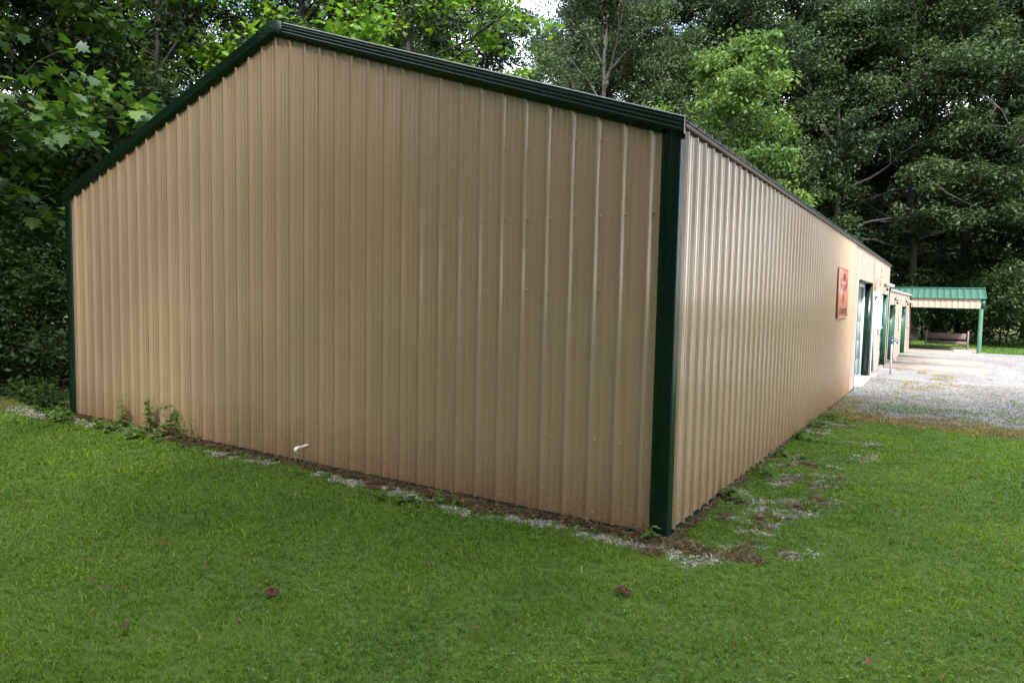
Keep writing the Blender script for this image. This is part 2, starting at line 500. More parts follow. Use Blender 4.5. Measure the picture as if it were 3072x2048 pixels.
dirtm = (np.clip(.95 - e * .9, 0, 1) * (V[:, 1] < 12)) * (fnoise(V[:, 0], V[:, 1], 1.3, 33) > .42)
wp = (fnoise(V[:, 0], V[:, 1] * .5, 1.1, 44) > .73) * .4
att = np.zeros((len(V), 3), np.float32); att[:, 1] = np.maximum(dirtm, wp)
a = me.attributes.new('cover', 'FLOAT_VECTOR', 'POINT'); a.data.foreach_set('vector', att.ravel())
tag(link('gravel_lot', me), kind='structure')

# ------------------------------------------------------------------ grass
def scatter_blades(name, pts, hgt, wid, lean, mat, seed, label_kind='stuff', flat=0.0):
    g = np.random.default_rng(seed)
    n = len(pts)
    th = g.random(n) * 2 * PI
    d = np.stack([np.cos(th), np.sin(th), np.zeros(n)], 1)
    ph = g.random(n) * 2 * PI
    w = np.stack([np.cos(ph), np.sin(ph), np.zeros(n)], 1)
    le = lean * (.3 + g.random(n))
    up = np.array([0, 0, 1.])
    h = hgt[:, None]; wv = w * wid[:, None] * .5
    b0 = pts - wv; b1 = pts + wv
    mid = pts + up * h * .55 + d * h * .25 * le[:, None]
    tip = pts + up * h * (1 - .35 * le[:, None]) + d * h * .85 * le[:, None]
    V = np.stack([b0, b1, mid + wv * .8, mid - wv * .8, tip], 1).reshape(-1, 3)
    k = np.arange(n)[:, None] * 5
    Q = k + np.array([[0, 1, 2, 3]]); T = k + np.array([[3, 2, 4]])
    me = np_mesh(name, V, [Q, T], [mat], False)
    return me

cp = np.array(CAMP[:])
def sample_area(x0, x1, y0, y1, dens, seed):
    g = np.random.default_rng(seed)
    n = int((x1 - x0) * (y1 - y0) * dens)
    p = np.stack([x0 + g.random(n) * (x1 - x0), y0 + g.random(n) * (y1 - y0)], 1)
    # keep what a camera near the photograph's could see
    rel = p - cp[:2]
    dist = np.hypot(rel[:, 0], rel[:, 1])
    fw = rel @ np.array([f.x, f.y]) / math.hypot(f.x, f.y); sd = rel @ np.array([r.x, r.y])
    ok = (fw > 1.4) & (np.abs(sd) < fw * .95 + .8)
    return p[ok], dist[ok], g

GP = []; 
p, dist, g = sample_area(-13, 6.5, -5, 9.6, 5200, 11)
keepp = g.random(len(p)) < np.clip(3.6 / dist, .16, 1) ** 1.35
p = p[keepp]; dist = dist[keepp]
inb = (p[:, 0] > BX0) & (p[:, 0] < .02) & (p[:, 1] > -.015)
lot = edge_lot(p[:, 0], p[:, 1]) > .05
gmk, lmk = masks(p[:, 0], p[:, 1])
fl = (p[:, 0] < -10.2) & (p[:, 1] > -1.0)
rr_ = g.random(len(p))
okk = ~inb & ~lot & ~(gmk & (rr_ > .28)) & ~(lmk & (rr_ > .38)) & ~(fl & (rr_ > .3))
clump = fnoise(p[:, 0], p[:, 1], 6, 3)
okk &= rr_ < .55 + .9 * (clump - .2)
p = p[okk]; dist = dist[okk]
clump = fnoise(p[:, 0], p[:, 1], 6, 3); big = fnoise(p[:, 0], p[:, 1], 1.2, 13)
z = zg(p[:, 1]) - .004
pts = np.stack([p[:, 0], p[:, 1], z], 1)
hh = (.022 + .030 * rng.random(len(p)) + .034 * np.clip(clump - .42, 0, 1) + .03 * np.clip(big - .5, 0, 1)) * np.where(rng.random(len(p)) < .03, 1.9, 1)
ww = (.0030 + .0042 * rng.random(len(p))) * np.clip(dist / 4, 1, 2.6)
edge = 8.75 - .13 * (p[:, 0] - .5)
dry = (p[:, 1] > edge - 1.25 + .5 * fnoise(p[:, 0], p[:, 1], 1.1, 8)) & (rng.random(len(p)) < .75)
dry |= (rng.random(len(p)) < .004)
me = scatter_blades('lawn_grass', pts[~dry], hh[~dry], ww[~dry], 1.5, M_grass, 5)
o = link('lawn_grass', me); tag(o, 'short mown green lawn grass around the building', 'grass', kind='stuff')
# dry grass: edge of lot plus patches on the gravel
p2, d2, g2 = sample_area(0.1, 7.5, 7.0, 11.2, 1500, 12)
e2 = edge_lot(p2[:, 0], p2[:, 1])
k2 = (e2 > -.9) & (e2 < .55) & (fnoise(p2[:, 0], p2[:, 1], 1.3, 33) > .34) & (g2.random(len(p2)) < .55)
p3, d3, g3 = sample_area(0.2, 9, 10, 26, 900, 13)
k3 = (fnoise(p3[:, 0], p3[:, 1] * .5, 1.1, 44) > .73) & (g3.random(len(p3)) < .4)
pd_ = np.concatenate([p2[k2], p3[k3]])
ptd = np.concatenate([pts[dry], np.stack([pd_[:, 0], pd_[:, 1], zg(pd_[:, 1]) + .012], 1)])
hd = .03 + .045 * rng.random(len(ptd)); wd = .008 + .004 * rng.random(len(ptd))
me = scatter_blades('dry_grass', ptd, hd, wd, 1.3, M_straw, 6)
tag(link('dry_grass', me), 'straw coloured dry grass along the gravel edge', 'dry grass', kind='stuff')
# green tufts on gravel edge
p4, d4, g4 = sample_area(0.2, 7.5, 8.3, 14, 1600, 14)
k4 = (fnoise(p4[:, 0], p4[:, 1], .9, 61) > .60) & (p4[:, 1] < 10.6 + g4.random(len(p4)) * 1.5)
k4 |= (fnoise(p4[:, 0], p4[:, 1], 2.2, 71) > .70)
k4 &= g4.random(len(p4)) < .2
p4 = p4[k4]
pt4 = np.stack([p4[:, 0], p4[:, 1], zg(p4[:, 1]) + .012], 1)
me = scatter_blades('gravel_weeds', pt4, .03 + .05 * rng.random(len(pt4)), .010 + .005 * rng.random(len(pt4)), 1.3, M_weed, 7)
tag(link('gravel_weeds', me), 'low green weeds creeping over the gravel edge', 'weeds', kind='stuff')
# far lawn
p5, d5, g5 = sample_area(-2, 16, 34.2, 46, 260, 15)
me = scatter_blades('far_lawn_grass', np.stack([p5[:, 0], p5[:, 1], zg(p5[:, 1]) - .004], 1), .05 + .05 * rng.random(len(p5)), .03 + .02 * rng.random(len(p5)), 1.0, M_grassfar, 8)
tag(link('far_lawn_grass', me), 'lawn beyond the bench shelter, forest shade painted into its dark green', 'grass', kind='stuff')

# broad lawn weeds (small round leaves)
def orient(n, g, upb=1.0):
    nv = g.normal(size=(n, 3)); nv[:, 2] = np.abs(nv[:, 2]) + upb
    nv /= np.linalg.norm(nv, axis=1)[:, None]
    a = g.normal(size=(n, 3)); a -= nv * np.sum(a * nv, 1)[:, None]
    a /= np.linalg.norm(a, axis=1)[:, None]
    return a, np.cross(nv, a), nv

def place_template(T, F, pos, ax, ay, az, sc):
    """T (k,3) template, returns verts and face arrays"""
    n = len(pos); k = len(T)
    V = pos[:, None] + sc[:, None, None] * (T[None, :, 0, None] * ax[:, None] + T[None, :, 1, None] * ay[:, None] + T[None, :, 2, None] * az[:, None])
    offs = (np.arange(n) * k)[:, None, None]
    return V.reshape(-1, 3), [ (offs + np.array(ff)[None]).reshape(-1, len(ff[0])) for ff in F]

T_RH = np.array([(0, 0, 0), (.38, .24, .05), (1, 0, -.06), (.38, -.24, .05)]); F_RH = [[(0, 3, 2, 1)]]
T_OV = np.array([(0, 0, 0), (.3, .30, .06), (.75, .26, .04), (1, 0, -.05), (.75, -.26, .04), (.3, -.30, .06)]); F_OV = [[(0, 1, 2, 3), (0, 3, 4, 5)]]
# lobed maple / sycamore leaf
_l = [(0, 0), (.05, -.10), (.10, -.42), (.28, -.30), (.42, -.56), (.52, -.30), (.72, -.36), (.70, -.16), (1.0, 0), (.70, .16), (.72, .36), (.52, .30), (.42, .56), (.28, .30), (.10, .42), (.05, .10)]
T_MP = np.array([(x, y, .10 * abs(y) - .10 * x * x) for x, y in _l] + [(.38, 0, -.015)])
F_MP = [[(16, i, (i + 1) % 16) for i in range(16)]]

p6, d6, g6 = sample_area(-9, 5, -4.6, 4.5, 520, 16)
gm6, lm6 = masks(p6[:, 0], p6[:, 1])
k6 = (d6 < 8.5) & ~((p6[:, 0] > BX0) & (p6[:, 0] < .05) & (p6[:, 1] > -.05)) & ~lm6 & ~gm6 & (fnoise(p6[:, 0], p6[:, 1], 1.0, 81) > .42)
p6 = p6[k6]; n6 = len(p6)
ax, ay, az = orient(n6, g6, 1.6)
V6, F6 = place_template(T_OV, F_OV, np.stack([p6[:, 0], p6[:, 1], zg(p6[:, 1]) + .015 + .02 * g6.random(n6)], 1), ax, ay, az, .011 + .015 * g6.random(n6))
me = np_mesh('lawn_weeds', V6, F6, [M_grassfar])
tag(link('lawn_weeds', me), 'small broad leaved weeds mixed into the near lawn', 'weeds', kind='stuff')

# pebbles and litter in the strips
def pebbles(name, p, s, mat, seed):
    g = np.random.default_rng(seed); n = len(p)
    T = np.array([(1, 0, 0), (-1, 0, 0), (0, 1, 0), (0, -1, 0), (0, 0, .7), (0, 0, -.7)], float)
    F = [[(0, 2, 4), (2, 1, 4), (1, 3, 4), (3, 0, 4), (2, 0, 5), (1, 2, 5), (3, 1, 5), (0, 3, 5)]]
    ax, ay, az = orient(n, g, .5)
    ax = ax * (.7 + .7 * g.random(n))[:, None]; az = az * (.5 + .5 * g.random(n))[:, None]
    V, F = place_template(T, F, p, ax, ay, az, s)
    return np_mesh(name, V, F, [mat])
p7, d7, g7 = sample_area(-10.8, 2.2, -1.0, 9.2, 5200, 17)
gm7, lm7 = masks(p7[:, 0], p7[:, 1])
inb = (p7[:, 0] > BX0) & (p7[:, 0] < 0.03) & (p7[:, 1] > -.02)
kp = gm7 & ~inb & (g7.random(len(p7)) < .6 * np.clip(6 / d7, .3, 1))
pp = p7[kp]
me = pebbles('limestone_chips', np.stack([pp[:, 0], pp[:, 1], zg(pp[:, 1]) + .004], 1), .006 + .010 * g7.random(len(pp)), M_pebble, 18)
tag(link('limestone_chips', me), 'pale limestone chips in the strip along the wall', 'gravel', kind='stuff')
# chips on near part of the lot
p8, d8, g8 = sample_area(0.05, 9, 7.6, 17, 420, 19)
k8 = edge_lot(p8[:, 0], p8[:, 1]) > -.15
p8 = p8[k8]
me = pebbles('lot_gravel', np.stack([p8[:, 0], p8[:, 1], zg(p8[:, 1]) + .018], 1), .009 + .011 * g8.random(len(p8)), M_lotchip, 20)
tag(link('lot_gravel', me), 'loose white gravel chips lying on the lot', 'gravel', kind='stuff')
# litter: curled needles, stems and leaf bits
kl = lm7 & ~inb
pl = p7[kl][:32000]; n = len(pl); gl = np.random.default_rng(21)
th = gl.random(n) * 2 * PI
d = np.stack([np.cos(th), np.sin(th), (gl.random(n) - .5) * .5], 1)
ln = .02 + .06 * gl.random(n)
w = np.stack([-np.sin(th), np.cos(th), gl.random(n) - .5], 1) * (.0015 + .0035 * gl.random(n) + .008 * (gl.random(n) < .06))[:, None]
P0 = np.stack([pl[:, 0], pl[:, 1], zg(pl[:, 1]) + .003 + .03 * gl.random(n) * (gl.random(n) < .6)], 1)
P1 = P0 + d * (ln * .5)[:, None] + np.array([0, 0, .006]); P2 = P0 + d * ln[:, None] + w * 2
V = np.stack([P0 - w, P0 + w, P1 + w, P1 - w, P2], 1).reshape(-1, 3)
k = np.arange(n)[:, None] * 5
me = np_mesh('leaf_litter', V, [k + np.array([[0, 1, 2, 3]]), k + np.array([[3, 2, 4]])], [M_litter])
tag(link('leaf_litter', me), 'brown needles and leaf bits at the foot of the wall', 'leaf litter', kind='stuff')

# ------------------------------------------------------------------ main metal building
R9 = .2286
HE, HP = 3.205, 4.683
SLOPE = .339
bld = empty('metal_building', (0, 0, 0), 0, 'long beige ribbed metal building with dark green gable trim and corners', 'building')

PROF = [(-.0165, 0), (-.0130, .024), (.0130, .024), (.0165, 0), (.080, 0), (.0825, .0018), (.0865, .0018), (.089, 0), (.139, 0), (.1415, .0018), (.1455, .0018), (.148, 0)]
def gable_top(x):  # x in [-9.144,0]
    return HP - abs(x + 4.572) * SLOPE

# gable wall: ribbed sheet as one closed skin of panels, with screw heads
mb = MB()
pr = []
for i in range(-1, 41):
    for (dx, dy) in PROF:
        x = -9.144 + i * R9 + dx + .008
        if -9.12 <= x <= -.02: pr.append((x, dy))
pr = [(-9.12, 0)] + pr + [(-.02, 0)]
zrows = [0.02, .5, 1.2, 2.0, 2.8]
Vg = []; 
for (x, dy) in pr:
    top = gable_top(x) - .02
    for zf in np.linspace(0, 1, 7):
        z_ = .02 + (top - .02) * zf
        Vg.append((x, -dy - .002, z_))
nr = 7
Fg = [(i * nr + j, (i + 1) * nr + j, (i + 1) * nr + j + 1, i * nr + j + 1) for i in range(len(pr) - 1) for j in range(nr - 1)]
mb.add(Vg, Fg)
# back face to give thickness
mb.add([(-9.12, .05, .02), (-.02, .05, .02), (-.02, .05, HE - .12), (-4.572, .05, HP - .06), (-9.12, .05, HE - .12)], [(4, 3, 2, 1, 0)])
def screw(mb, p, nrm, s=.0095):
    # small hex head
    n_ = np.array(nrm, float); a_ = np.cross(n_, (0, 0, 1)); b_ = np.cross(n_, a_)
    V = []
    for rr, hh_ in ((s, 0), (s, .004), (s * .66, .0045), (s * .60, .015)):
        for q in range(6):
            t = q * PI / 3
            V.append(np.array(p) + n_ * hh_ + rr * (math.cos(t) * a_ + math.sin(t) * b_))
    F = [(i * 6 + j, i * 6 + (j + 1) % 6, (i + 1) * 6 + (j + 1) % 6, (i + 1) * 6 + j) for i in range(3) for j in range(6)]
    F.append(tuple(range(18, 24)))
    mb.add(V, F)
for row in range(-2, 6):
    zz = 3.1686 - row * .6163 if row < 5 else .085
    for i in range(40):
        x = -9.144 + i * R9 + .049 + (random.random() - .5) * .006 - .0
        if zz < gable_top(x) - .16 and row >= 0 and -9.1 < x < -.09:
            screw(mb, (x, -.002, zz + (random.random() - .5) * .018), (0, -1, 0))
gable = mb.build('gable_wall', M_beige, bld)

# long side wall, slightly skewed like in the photograph: x = A*y
A = .0094
def wx(y): return A * y
def side_sheet(mb, y0, y1, z0f, z1, pitch=R9, prof=PROF, off=0.0):
    pr = [(y0, 0)]
    k = int((y0 - off) / pitch) - 1
    while off + k * pitch < y1 + pitch:
        for (dy, dx) in prof:
            y = off + k * pitch + dy
            if y0 < y < y1: pr.append((y, dx))
        k += 1
    pr.append((y1, 0))
    V = []
    for (y, dx) in pr:
        zb = z0f(y)
        for zf in np.linspace(0, 1, 6):
            V.append((wx(y) + dx + .002, y, zb + (z1 - zb) * zf))
    n_ = 6
    F = [(i * n_ + j, (i + 1) * n_ + j, (i + 1) * n_ + j + 1, i * n_ + j + 1) for i in range(len(pr) - 1) for j in range(n_ - 1)]
    mb.add(V, F)
gz = lambda y: float(zg(y)) + .03
mb = MB()
side_sheet(mb, .06, 12.05, gz, HE - .01, off=.16)
for row in range(0, 6):
    zz = 3.05 - row * .6163 if row < 5 else .05
    for i in range(52):
        y = .16 + i * R9 + .049
        screw(mb, (wx(y) + .002, y, zz + (random.random() - .5) * .02), (1, 0, 0), .0085)
mb.build('side_wall', M_beige, bld)
# far part of the side wall: smoother siding round the door and window openings
PROF2 = [(-.006, 0), (-.004, -.005), (.004, -.005), (.006, 0)]
DOORS = [(13.22, 16.95, 2.40), (17.30, 18.62, 2.05), (20.5, 23.2, 2.14)]
mb = MB()
def ss(y0, y1, z0, z1): side_sheet(mb, y0, y1, z0, z1, .305, PROF2, 12.05)
yy = 12.056
for (a0, a1, zt) in DOORS:
    ss(yy, a0, gz, zt); yy = a1
ss(yy, 23.7, gz, 2.40 if False else 2.14)
ss(12.056, 13.22, lambda y: 2.40, HE - .01)
ss(13.22, 16.95, lambda y: 2.40, HE - .01)
ss(16.95, 17.30, lambda y: 2.05 if False else 2.40, HE - .01)
ss(17.30, 18.62, lambda y: 2.05, HE - .01)
ss(18.62, 20.5, lambda y: 2.14, HE - .01)
ss(20.5, 23.2, lambda y: 2.14, HE - .01)
ss(23.2, 23.7, lambda y: 2.14, HE - .01)
mb.add([(wx(16.95) + .002, 16.95, 2.05), (wx(17.3) + .002, 17.3, 2.05), (wx(17.3) + .002, 17.3, 2.40), (wx(16.95) + .002, 16.95, 2.40)], [(0, 1, 2, 3)])
mb.box(-9.1, 23.68, -.5, wx(23.7) - .004, 23.74, HE - .02)      # far end wall (lower part)
mb.box(-9.14, .06, -.3, -9.10, 23.6, HE - .02)
mb.build('far_side_wall', M_beige2, bld)
mb = MB(); mb.box(-4, 12, -.5, -3.9, 23.6, 3.0); mb.build('inner_partition', M_black, bld)

# corner trims
def corner(x, y, sx, name, hz):
    mb = MB()
    w_ = .205 if sx < 0 else .12
    # front leg lies against the gable (faces the camera), with small hems
    if sx < 0:   # near right corner
        P = [(-.128, -.004), (-.128, -.022), (-.122, -.030), (-.100, -.030), (-.096, -.026), (-.092, -.030), (.018, -.032), (.026, -.024), (.026, .000), (.022, .005), (.026, .010), (.026, .026), (.022, .031), (.026, .036), (.026, .052), (.022, .057), (.026, .062), (.026, .078), (.020, .084), (.006, .086)]
    else:
        P = [(.115, -.004), (.115, -.022), (.107, -.028), (-.02, -.030), (-.028, -.022), (-.028, .10), (-.004, .10)]
    V = [(x + a_, y + b_, z_) for (a_, b_) in P for z_ in (0.0, hz)]
    F = [(2 * i, 2 * i + 2, 2 * i + 3, 2 * i + 1) for i in range(len(P) - 1)]
    mb.add(V, F)
    return mb.build(name, M_green, bld)
corner(0, 0, -1, 'corner_trim', HE + .018)
corner(-9.144, 0, 1, 'corner_trim', HE - .05)

# rake trim: cross-section (out from the wall, vertical) swept along each slope
RK = [(-.10, .140), (.045, .146), (.062, .140), (.064, .126), (.058, .119), (.064, .112), (.064, .094), (.058, .087), (.064, .080), (.064, .062), (.058, .055), (.064, .048), (.064, .024), (.056, .016), (.030, .014), (.030, -.016), (.020, -.022), (.004, -.022)]
def rake(sgn):
    mb = MB()
    V = []; NS = 2
    for (o_, h_) in RK:
        for t in (0, 1):
            X = -4.572 + sgn * t * (4.572 + (.055 if sgn > 0 else .03))
            Z = HP - abs(X + 4.572) * SLOPE + h_ - .0 + .0
            V.append((X, -o_, Z))
    F = [(2 * i, 2 * i + 2, 2 * i + 3, 2 * i + 1) for i in range(len(RK) - 1)]
    mb.add(V, F)
    # end cap
    mb.add([V[2 * i + 1] for i in range(1, 15)], [tuple(range(14))])
    return mb.build('rake_trim', M_green, bld)
rake(1); rake(-1)
# peak patch cap
mb = MB()
V = []
for dx in (-.22, 0, .16):
    Z = HP - abs(dx) * SLOPE
    V += [(-4.572 + dx, .12, Z + .156), (-4.572 + dx, -.068, Z + .152), (-4.572 + dx, -.069, Z + .010)]
mb.add(V, [(0, 3, 4, 1), (1, 4, 5, 2), (3, 6, 7, 4), (4, 7, 8, 5)])
mb.build('peak_cap', M_green, bld)

# roof: ribbed sheets over both slopes
for sgn in (1, -1):
    mb = MB()
    ov = .045 if sgn > 0 else .03
    rows_ = []
    ysr = []
    k = 0
    y = -.03
    while y < 23.75:
        for (dy, dz) in PROF:
            ysr.append((y + dy + .05, dz * 1.25))
        y += R9
    ysr = [q for q in ysr if -.04 < q[0] < 23.85]
    V = []
    for (y_, dz) in ysr:
        for t in (0, .5, 1):
            X = -4.572 + sgn * t * (4.572 + ov) + (A * max(y_, 0) if sgn > 0 else 0) * t
            V.append((X, y_, HP + .125 - (4.572 + ov) * t * SLOPE + dz))
        V.append((V[-1][0] + sgn * .003, y_, HP + .125 - (4.572 + ov) * SLOPE - .008))
    F = [(4 * i + j, 4 * i + 4 + j, 4 * i + 5 + j, 4 * i + 1 + j) for i in range(len(ysr) - 1) for j in range(3)]
    mb.add(V, F)
    mb.build('roof_panel', M_greenroof if False else M_green, bld)
mb = MB()
mb.add([(-4.572 + dx, y_, HP + .155 - abs(dx) * SLOPE) for y_ in (.12, 23.8) for dx in (-.2, 0, .2)], [(0, 1, 4, 3), (1, 2, 5, 4)])
mb.build('ridge_cap', M_green, bld)
# eave drip edge, brown with rust, with galvanised rib ends on top
mb = MB()
P = [(.004, HE - .012), (.034, HE - .014), (.042, HE - .004), (.044, HE + .022), (.0, HE + .030)]
V = [(wx(y_) + a_, y_, b_) for (a_, b_) in P for y_ in (.02, 23.8)]
mb.add(V, [(2 * i, 2 * i + 1, 2 * i + 3, 2 * i + 2) for i in range(len(P) - 1)])
mb.build('eave_trim', M_brown, bld)
# base trim
mb = MB()
mb.box(-8.9, -.030, -.06, -.22, -.001, .022)
V = []
for y_ in (.14, 13.2):
    V += [(wx(y_) + .014, y_, gz(y_) - .08), (wx(y_) + .016, y_, gz(y_) + .004), (wx(y_) - .01, y_, gz(y_) + .008), (wx(y_) - .01, y_, gz(y_) - .08)]
mb.add(V, [(0, 1, 5, 4), (1, 2, 6, 5), (0, 3, 2, 1), (4, 5, 6, 7)])
mb.build('base_trim', paint('matte_green_trim', (.008, .03, .022), .8, .3, 0, .05), bld)

# drain pipe stub through the gable wall
mb = MB()
e0 = np.array((-4.085, .0, .202)); e1 = np.array((-4.085, -.15, .196)); 
mb.tube([e0 + (0, .03, 0), e0, e1 + (0, .0, 0)], .0125, 12)
mb.tube([e1 + (0, .035, .0), e1 + (0, .005, 0), e1 + (0, -.016, -.006), e1 + (0, -.022, -.024), e1 + (0, -.020, -.045)], .0175, 12)
pip = mb.build('drain_pipe', M_pvc, bld, True)
mb = MB()
mb.tube([e1 + (0, -.020, -.040), e1 + (0, -.018, -.075)], .0168, 12)
mb.tube([e1 + (0, -.018, -.072), e1 + (0, -.016, -.150)], .0125, 12)
mb.build('drain_outlet', M_pvcgrey, pip, True)

# garage door
def opening(y0, y1, zt, depth, doorm, name, jm, white_in=0.0, seg=True, handle=False, parent=bld, X=wx, zb=None):
    zb = (float(zg((y0 + y1) / 2)) if zb is None else zb)
    d = MB()
    xi = X(y0) - depth
    if seg:
        nseg = 5
        for i in range(nseg):
            h0 = zb + (zt - zb) * i / nseg; h1 = zb + (zt - zb) * (i + 1) / nseg
            d.box(xi - .04, y0, h0 + .006, xi, y1, h1 - .006, .008)
            d.box(xi - .03, y0 + .02, h1 - .006, xi - .012, y1 - .02, h1 + .006) if i < nseg - 1 else None
    else:
        d.box(xi - .04, y0, zb + .02, xi, y1, zt, .006)
        d.box(xi, y0 + .15, zb + .25, xi + .008, y1 - .15, zb + .95, .004)
        d.box(xi, y0 + .15, zb + 1.1, xi + .008, y1 - .15, zt - .2, .004)
    door = d.build(name, doorm, parent)
    j = MB()
    xo = X(y1) + .012
    xo0 = X(y0) + .012
    j.box(xi + white_in, y1 - .02, zb, xo, y1 + .004, zt + .02)
    j.box(xi + white_in, y0 - .004, zb, xo0, y0 + .02, zt + .02)
    j.box(xi + white_in, y0 + .021, zt, max(xo0, xo) - .001, y1 - .021, zt + .024)
    j.build('door_jamb', jm, door)
    if white_in:
        w_ = MB()
        w_.box(xi + .002, y1 - .032, zb + .02, xi + white_in - .001, y1 + .001, zt)
        w_.box(xi + .002, y0, zb + .02, xi + white_in - .001, y0 + .03, zt)
        w_.box(xi + .002, y0 + .031, zt - .10, xi + white_in - .001, y1 - .033, zt - .001)
        w_.build('door_frame', M_white, door)
    if handle:
        h_ = MB(); h_.tube([(xi, y0 + .1, zb + 1.0), (xi + .05, y0 + .1, zb + 1.0), (xi + .055, y0 + .2, zb + 1.0)], .01, 8)
        h_.build('door_handle', M_galv, door)
    return door
gd = opening(13.22, 16.95, 2.40, .235, M_doorpanel, 'garage_door', M_green, .085)
mb = MB(); mb.box(-.25, 13.24, float(zg(15)) - .1, wx(15) + .10, 16.93, float(zg(15)) + .035, .01)
mb.build('threshold', paint('pale_threshold', (.62, .64, .68), .6, .1), gd)
ed = opening(17.30, 18.62, 2.05, .035, paint('dark_blue_door', (.012, .03, .035), .25, .1), 'entry_door', M_white, 0, False, True)
mb = MB()
for (a0, a1) in ((17.21, 17.298), (18.622, 18.71)):
    mb.box(wx(a0) + .013, a0, float(zg(18)) + .02, wx(a0) + .045, a1, 2.14, .004)
mb.box(wx(18) + .013, 17.30, 2.06, wx(18) + .043, 18.62, 2.14, .004)
mb.build('door_casing', M_white, ed)
mb = MB(); mb.box(wx(18) - .14, 17.32, float(zg(18)) - .15, wx(18) + .16, 18.6, float(zg(18)) + .07, .01)
mb.build('door_step', M_conc, ed)
d2 = opening(20.5, 23.2, 2.14, .135, M_white, 'garage_door', M_greendoor, 0)
d2['label'] = 'white sectional door beside the small window'
# window, box frame standing proud of the wall
def window(y0, y1, z0, z1, X, par, d_=.06, glass=M_glass, t=.06):
    x_ = X((y0 + y1) / 2) + .012
    fr = MB()
    fr.box(x_, y0, z0, x_ + d_, y0 + t, z1, .004); fr.box(x_, y1 - t, z0, x_ + d_, y1, z1, .004)
    fr.box(x_, y0 + t, z1 - t, x_ + d_ - .002, y1 - t, z1 - .001, .004); fr.box(x_, y0 + t, z0 + .001, x_ + d_ - .002, y1 - t, z0 + t, .004)
    fr.box(x_, y0 + t, (z0 + z1) / 2 - .02, x_ + d_ - .006, y1 - t, (z0 + z1) / 2 + .02, .003)
    w_ = fr.build('window', M_white, par)
    g_ = MB(); g_.box(x_ + .004, y0 + t, z0 + t, x_ + .018, y1 - t, z1 - t); g_.build('pane', glass, w_)
    s_ = MB(); s_.box(x_, y0 - .03, z0 - .045, x_ + d_ + .03, y1 + .03, z0 - .002, .004); s_.build('sill', M_white, w_)
    return w_
window(18.80, 19.78, 1.10, 2.10, wx, bld, .075)

# ------------------------------------------------------------------ lower wing
def vx(y): return .26 + .043 * (y - 24)
WE = 33.9; WT = 2.24
wing = empty('building_wing', (0, 0, 0), 0, 'low beige wing with two green doors joining the far end of the long building', 'building')
WD = [(24.0, 26.1, 1.78), (29.0, 31.1, 1.70)]
mb = MB()
def vsheet(y0, y1, z0, z1):
    n_ = max(1, int((y1 - y0) / .305)); ysl = [y0]
    V = []
    pr = [(y0, 0)]
    for i in range(1, n_ + 1):
        c_ = y0 + (y1 - y0) * i / (n_ + 1)
        pr += [(c_ - .006, 0), (c_ - .004, -.005), (c_ + .004, -.005), (c_ + .006, 0)]
    pr.append((y1, 0))
    V = [(vx(y) + dx, y, z_) for (y, dx) in pr for z_ in (z0, z1 if not callable(z1) else z1(y))]
    mb.add(V, [(2 * i, 2 * i + 2, 2 * i + 3, 2 * i + 1) for i in range(len(pr) - 1)])
wt = lambda y: 2.34 - .012 * (y - 24)
ZB = -.40
vsheet(23.76, 24.0, ZB, wt); vsheet(26.1, 29.0, ZB, wt); vsheet(31.1, WE, ZB, wt)
vsheet(24.0, 26.1, 1.78, wt); vsheet(29.0, 31.1, 1.70, wt)
mb.add([(vx(WE), WE, ZB), (-5, WE, ZB), (-5, WE, wt(WE)), (vx(WE), WE, wt(WE))], [(0, 1, 2, 3)])
mb.build('wing_wall', M_beige2, wing)
mb = MB()
mb.add([(vx(23.76) + .04, 23.76, wt(24) + .03), (vx(WE) + .05, WE + .05, wt(WE) + .03), (-4, WE + .05, wt(WE) + .75), (-4, 23.76, wt(24) + .75),
        (vx(23.76) + .04, 23.76, wt(24) - .01), (vx(WE) + .05, WE + .05, wt(WE) - .01), (-4, WE + .05, wt(WE) + .70), (-4, 23.76, wt(24) + .70)],
       [(0, 1, 2, 3), (4, 7, 6, 5), (0, 4, 5, 1), (1, 5, 6, 2)])
mb.build('roof', M_green, wing)
mb = MB()
mb.add([(vx(23.76) + .045, 23.76, wt(24) - .012), (vx(WE) + .055, WE + .05, wt(WE) - .012), (vx(WE) + .055, WE + .05, wt(WE) + .045), (vx(23.76) + .045, 23.76, wt(24) + .045),
        (vx(23.76) - .1, 23.76, wt(24) + .055), (vx(WE) - .1, WE + .05, wt(WE) + .055)], [(0, 1, 2, 3), (3, 2, 5, 4)])
mb.build('roof_edge', M_galv, wing)
for (a0, a1, zt) in WD:
    opening(a0, a1, zt, .30, M_greendoor, 'door', M_greendoor, 0, False, True, wing, vx, ZB)
window(27.75, 28.15, .84, 1.44, vx, wing, .022, paint('grey_glass', (.10, .11, .10), .3, .1), .03)
window(32.0, 32.5, .82, 1.42, vx, wing, .022, paint('grey_glass_far', (.10, .11, .10), .3, .1), .03)
mb = MB(); mb.box(vx(33.7) + .002, 33.62, .10, vx(33.7) + .07, 33.76, .26, .01); mb.build('outlet_box', M_dark, wing)
mb = MB(); mb.box(vx(27), 26.1, -.47, vx(27) + .1, 29.0, -.385, .01); mb.build('foundation', M_conc, wing)

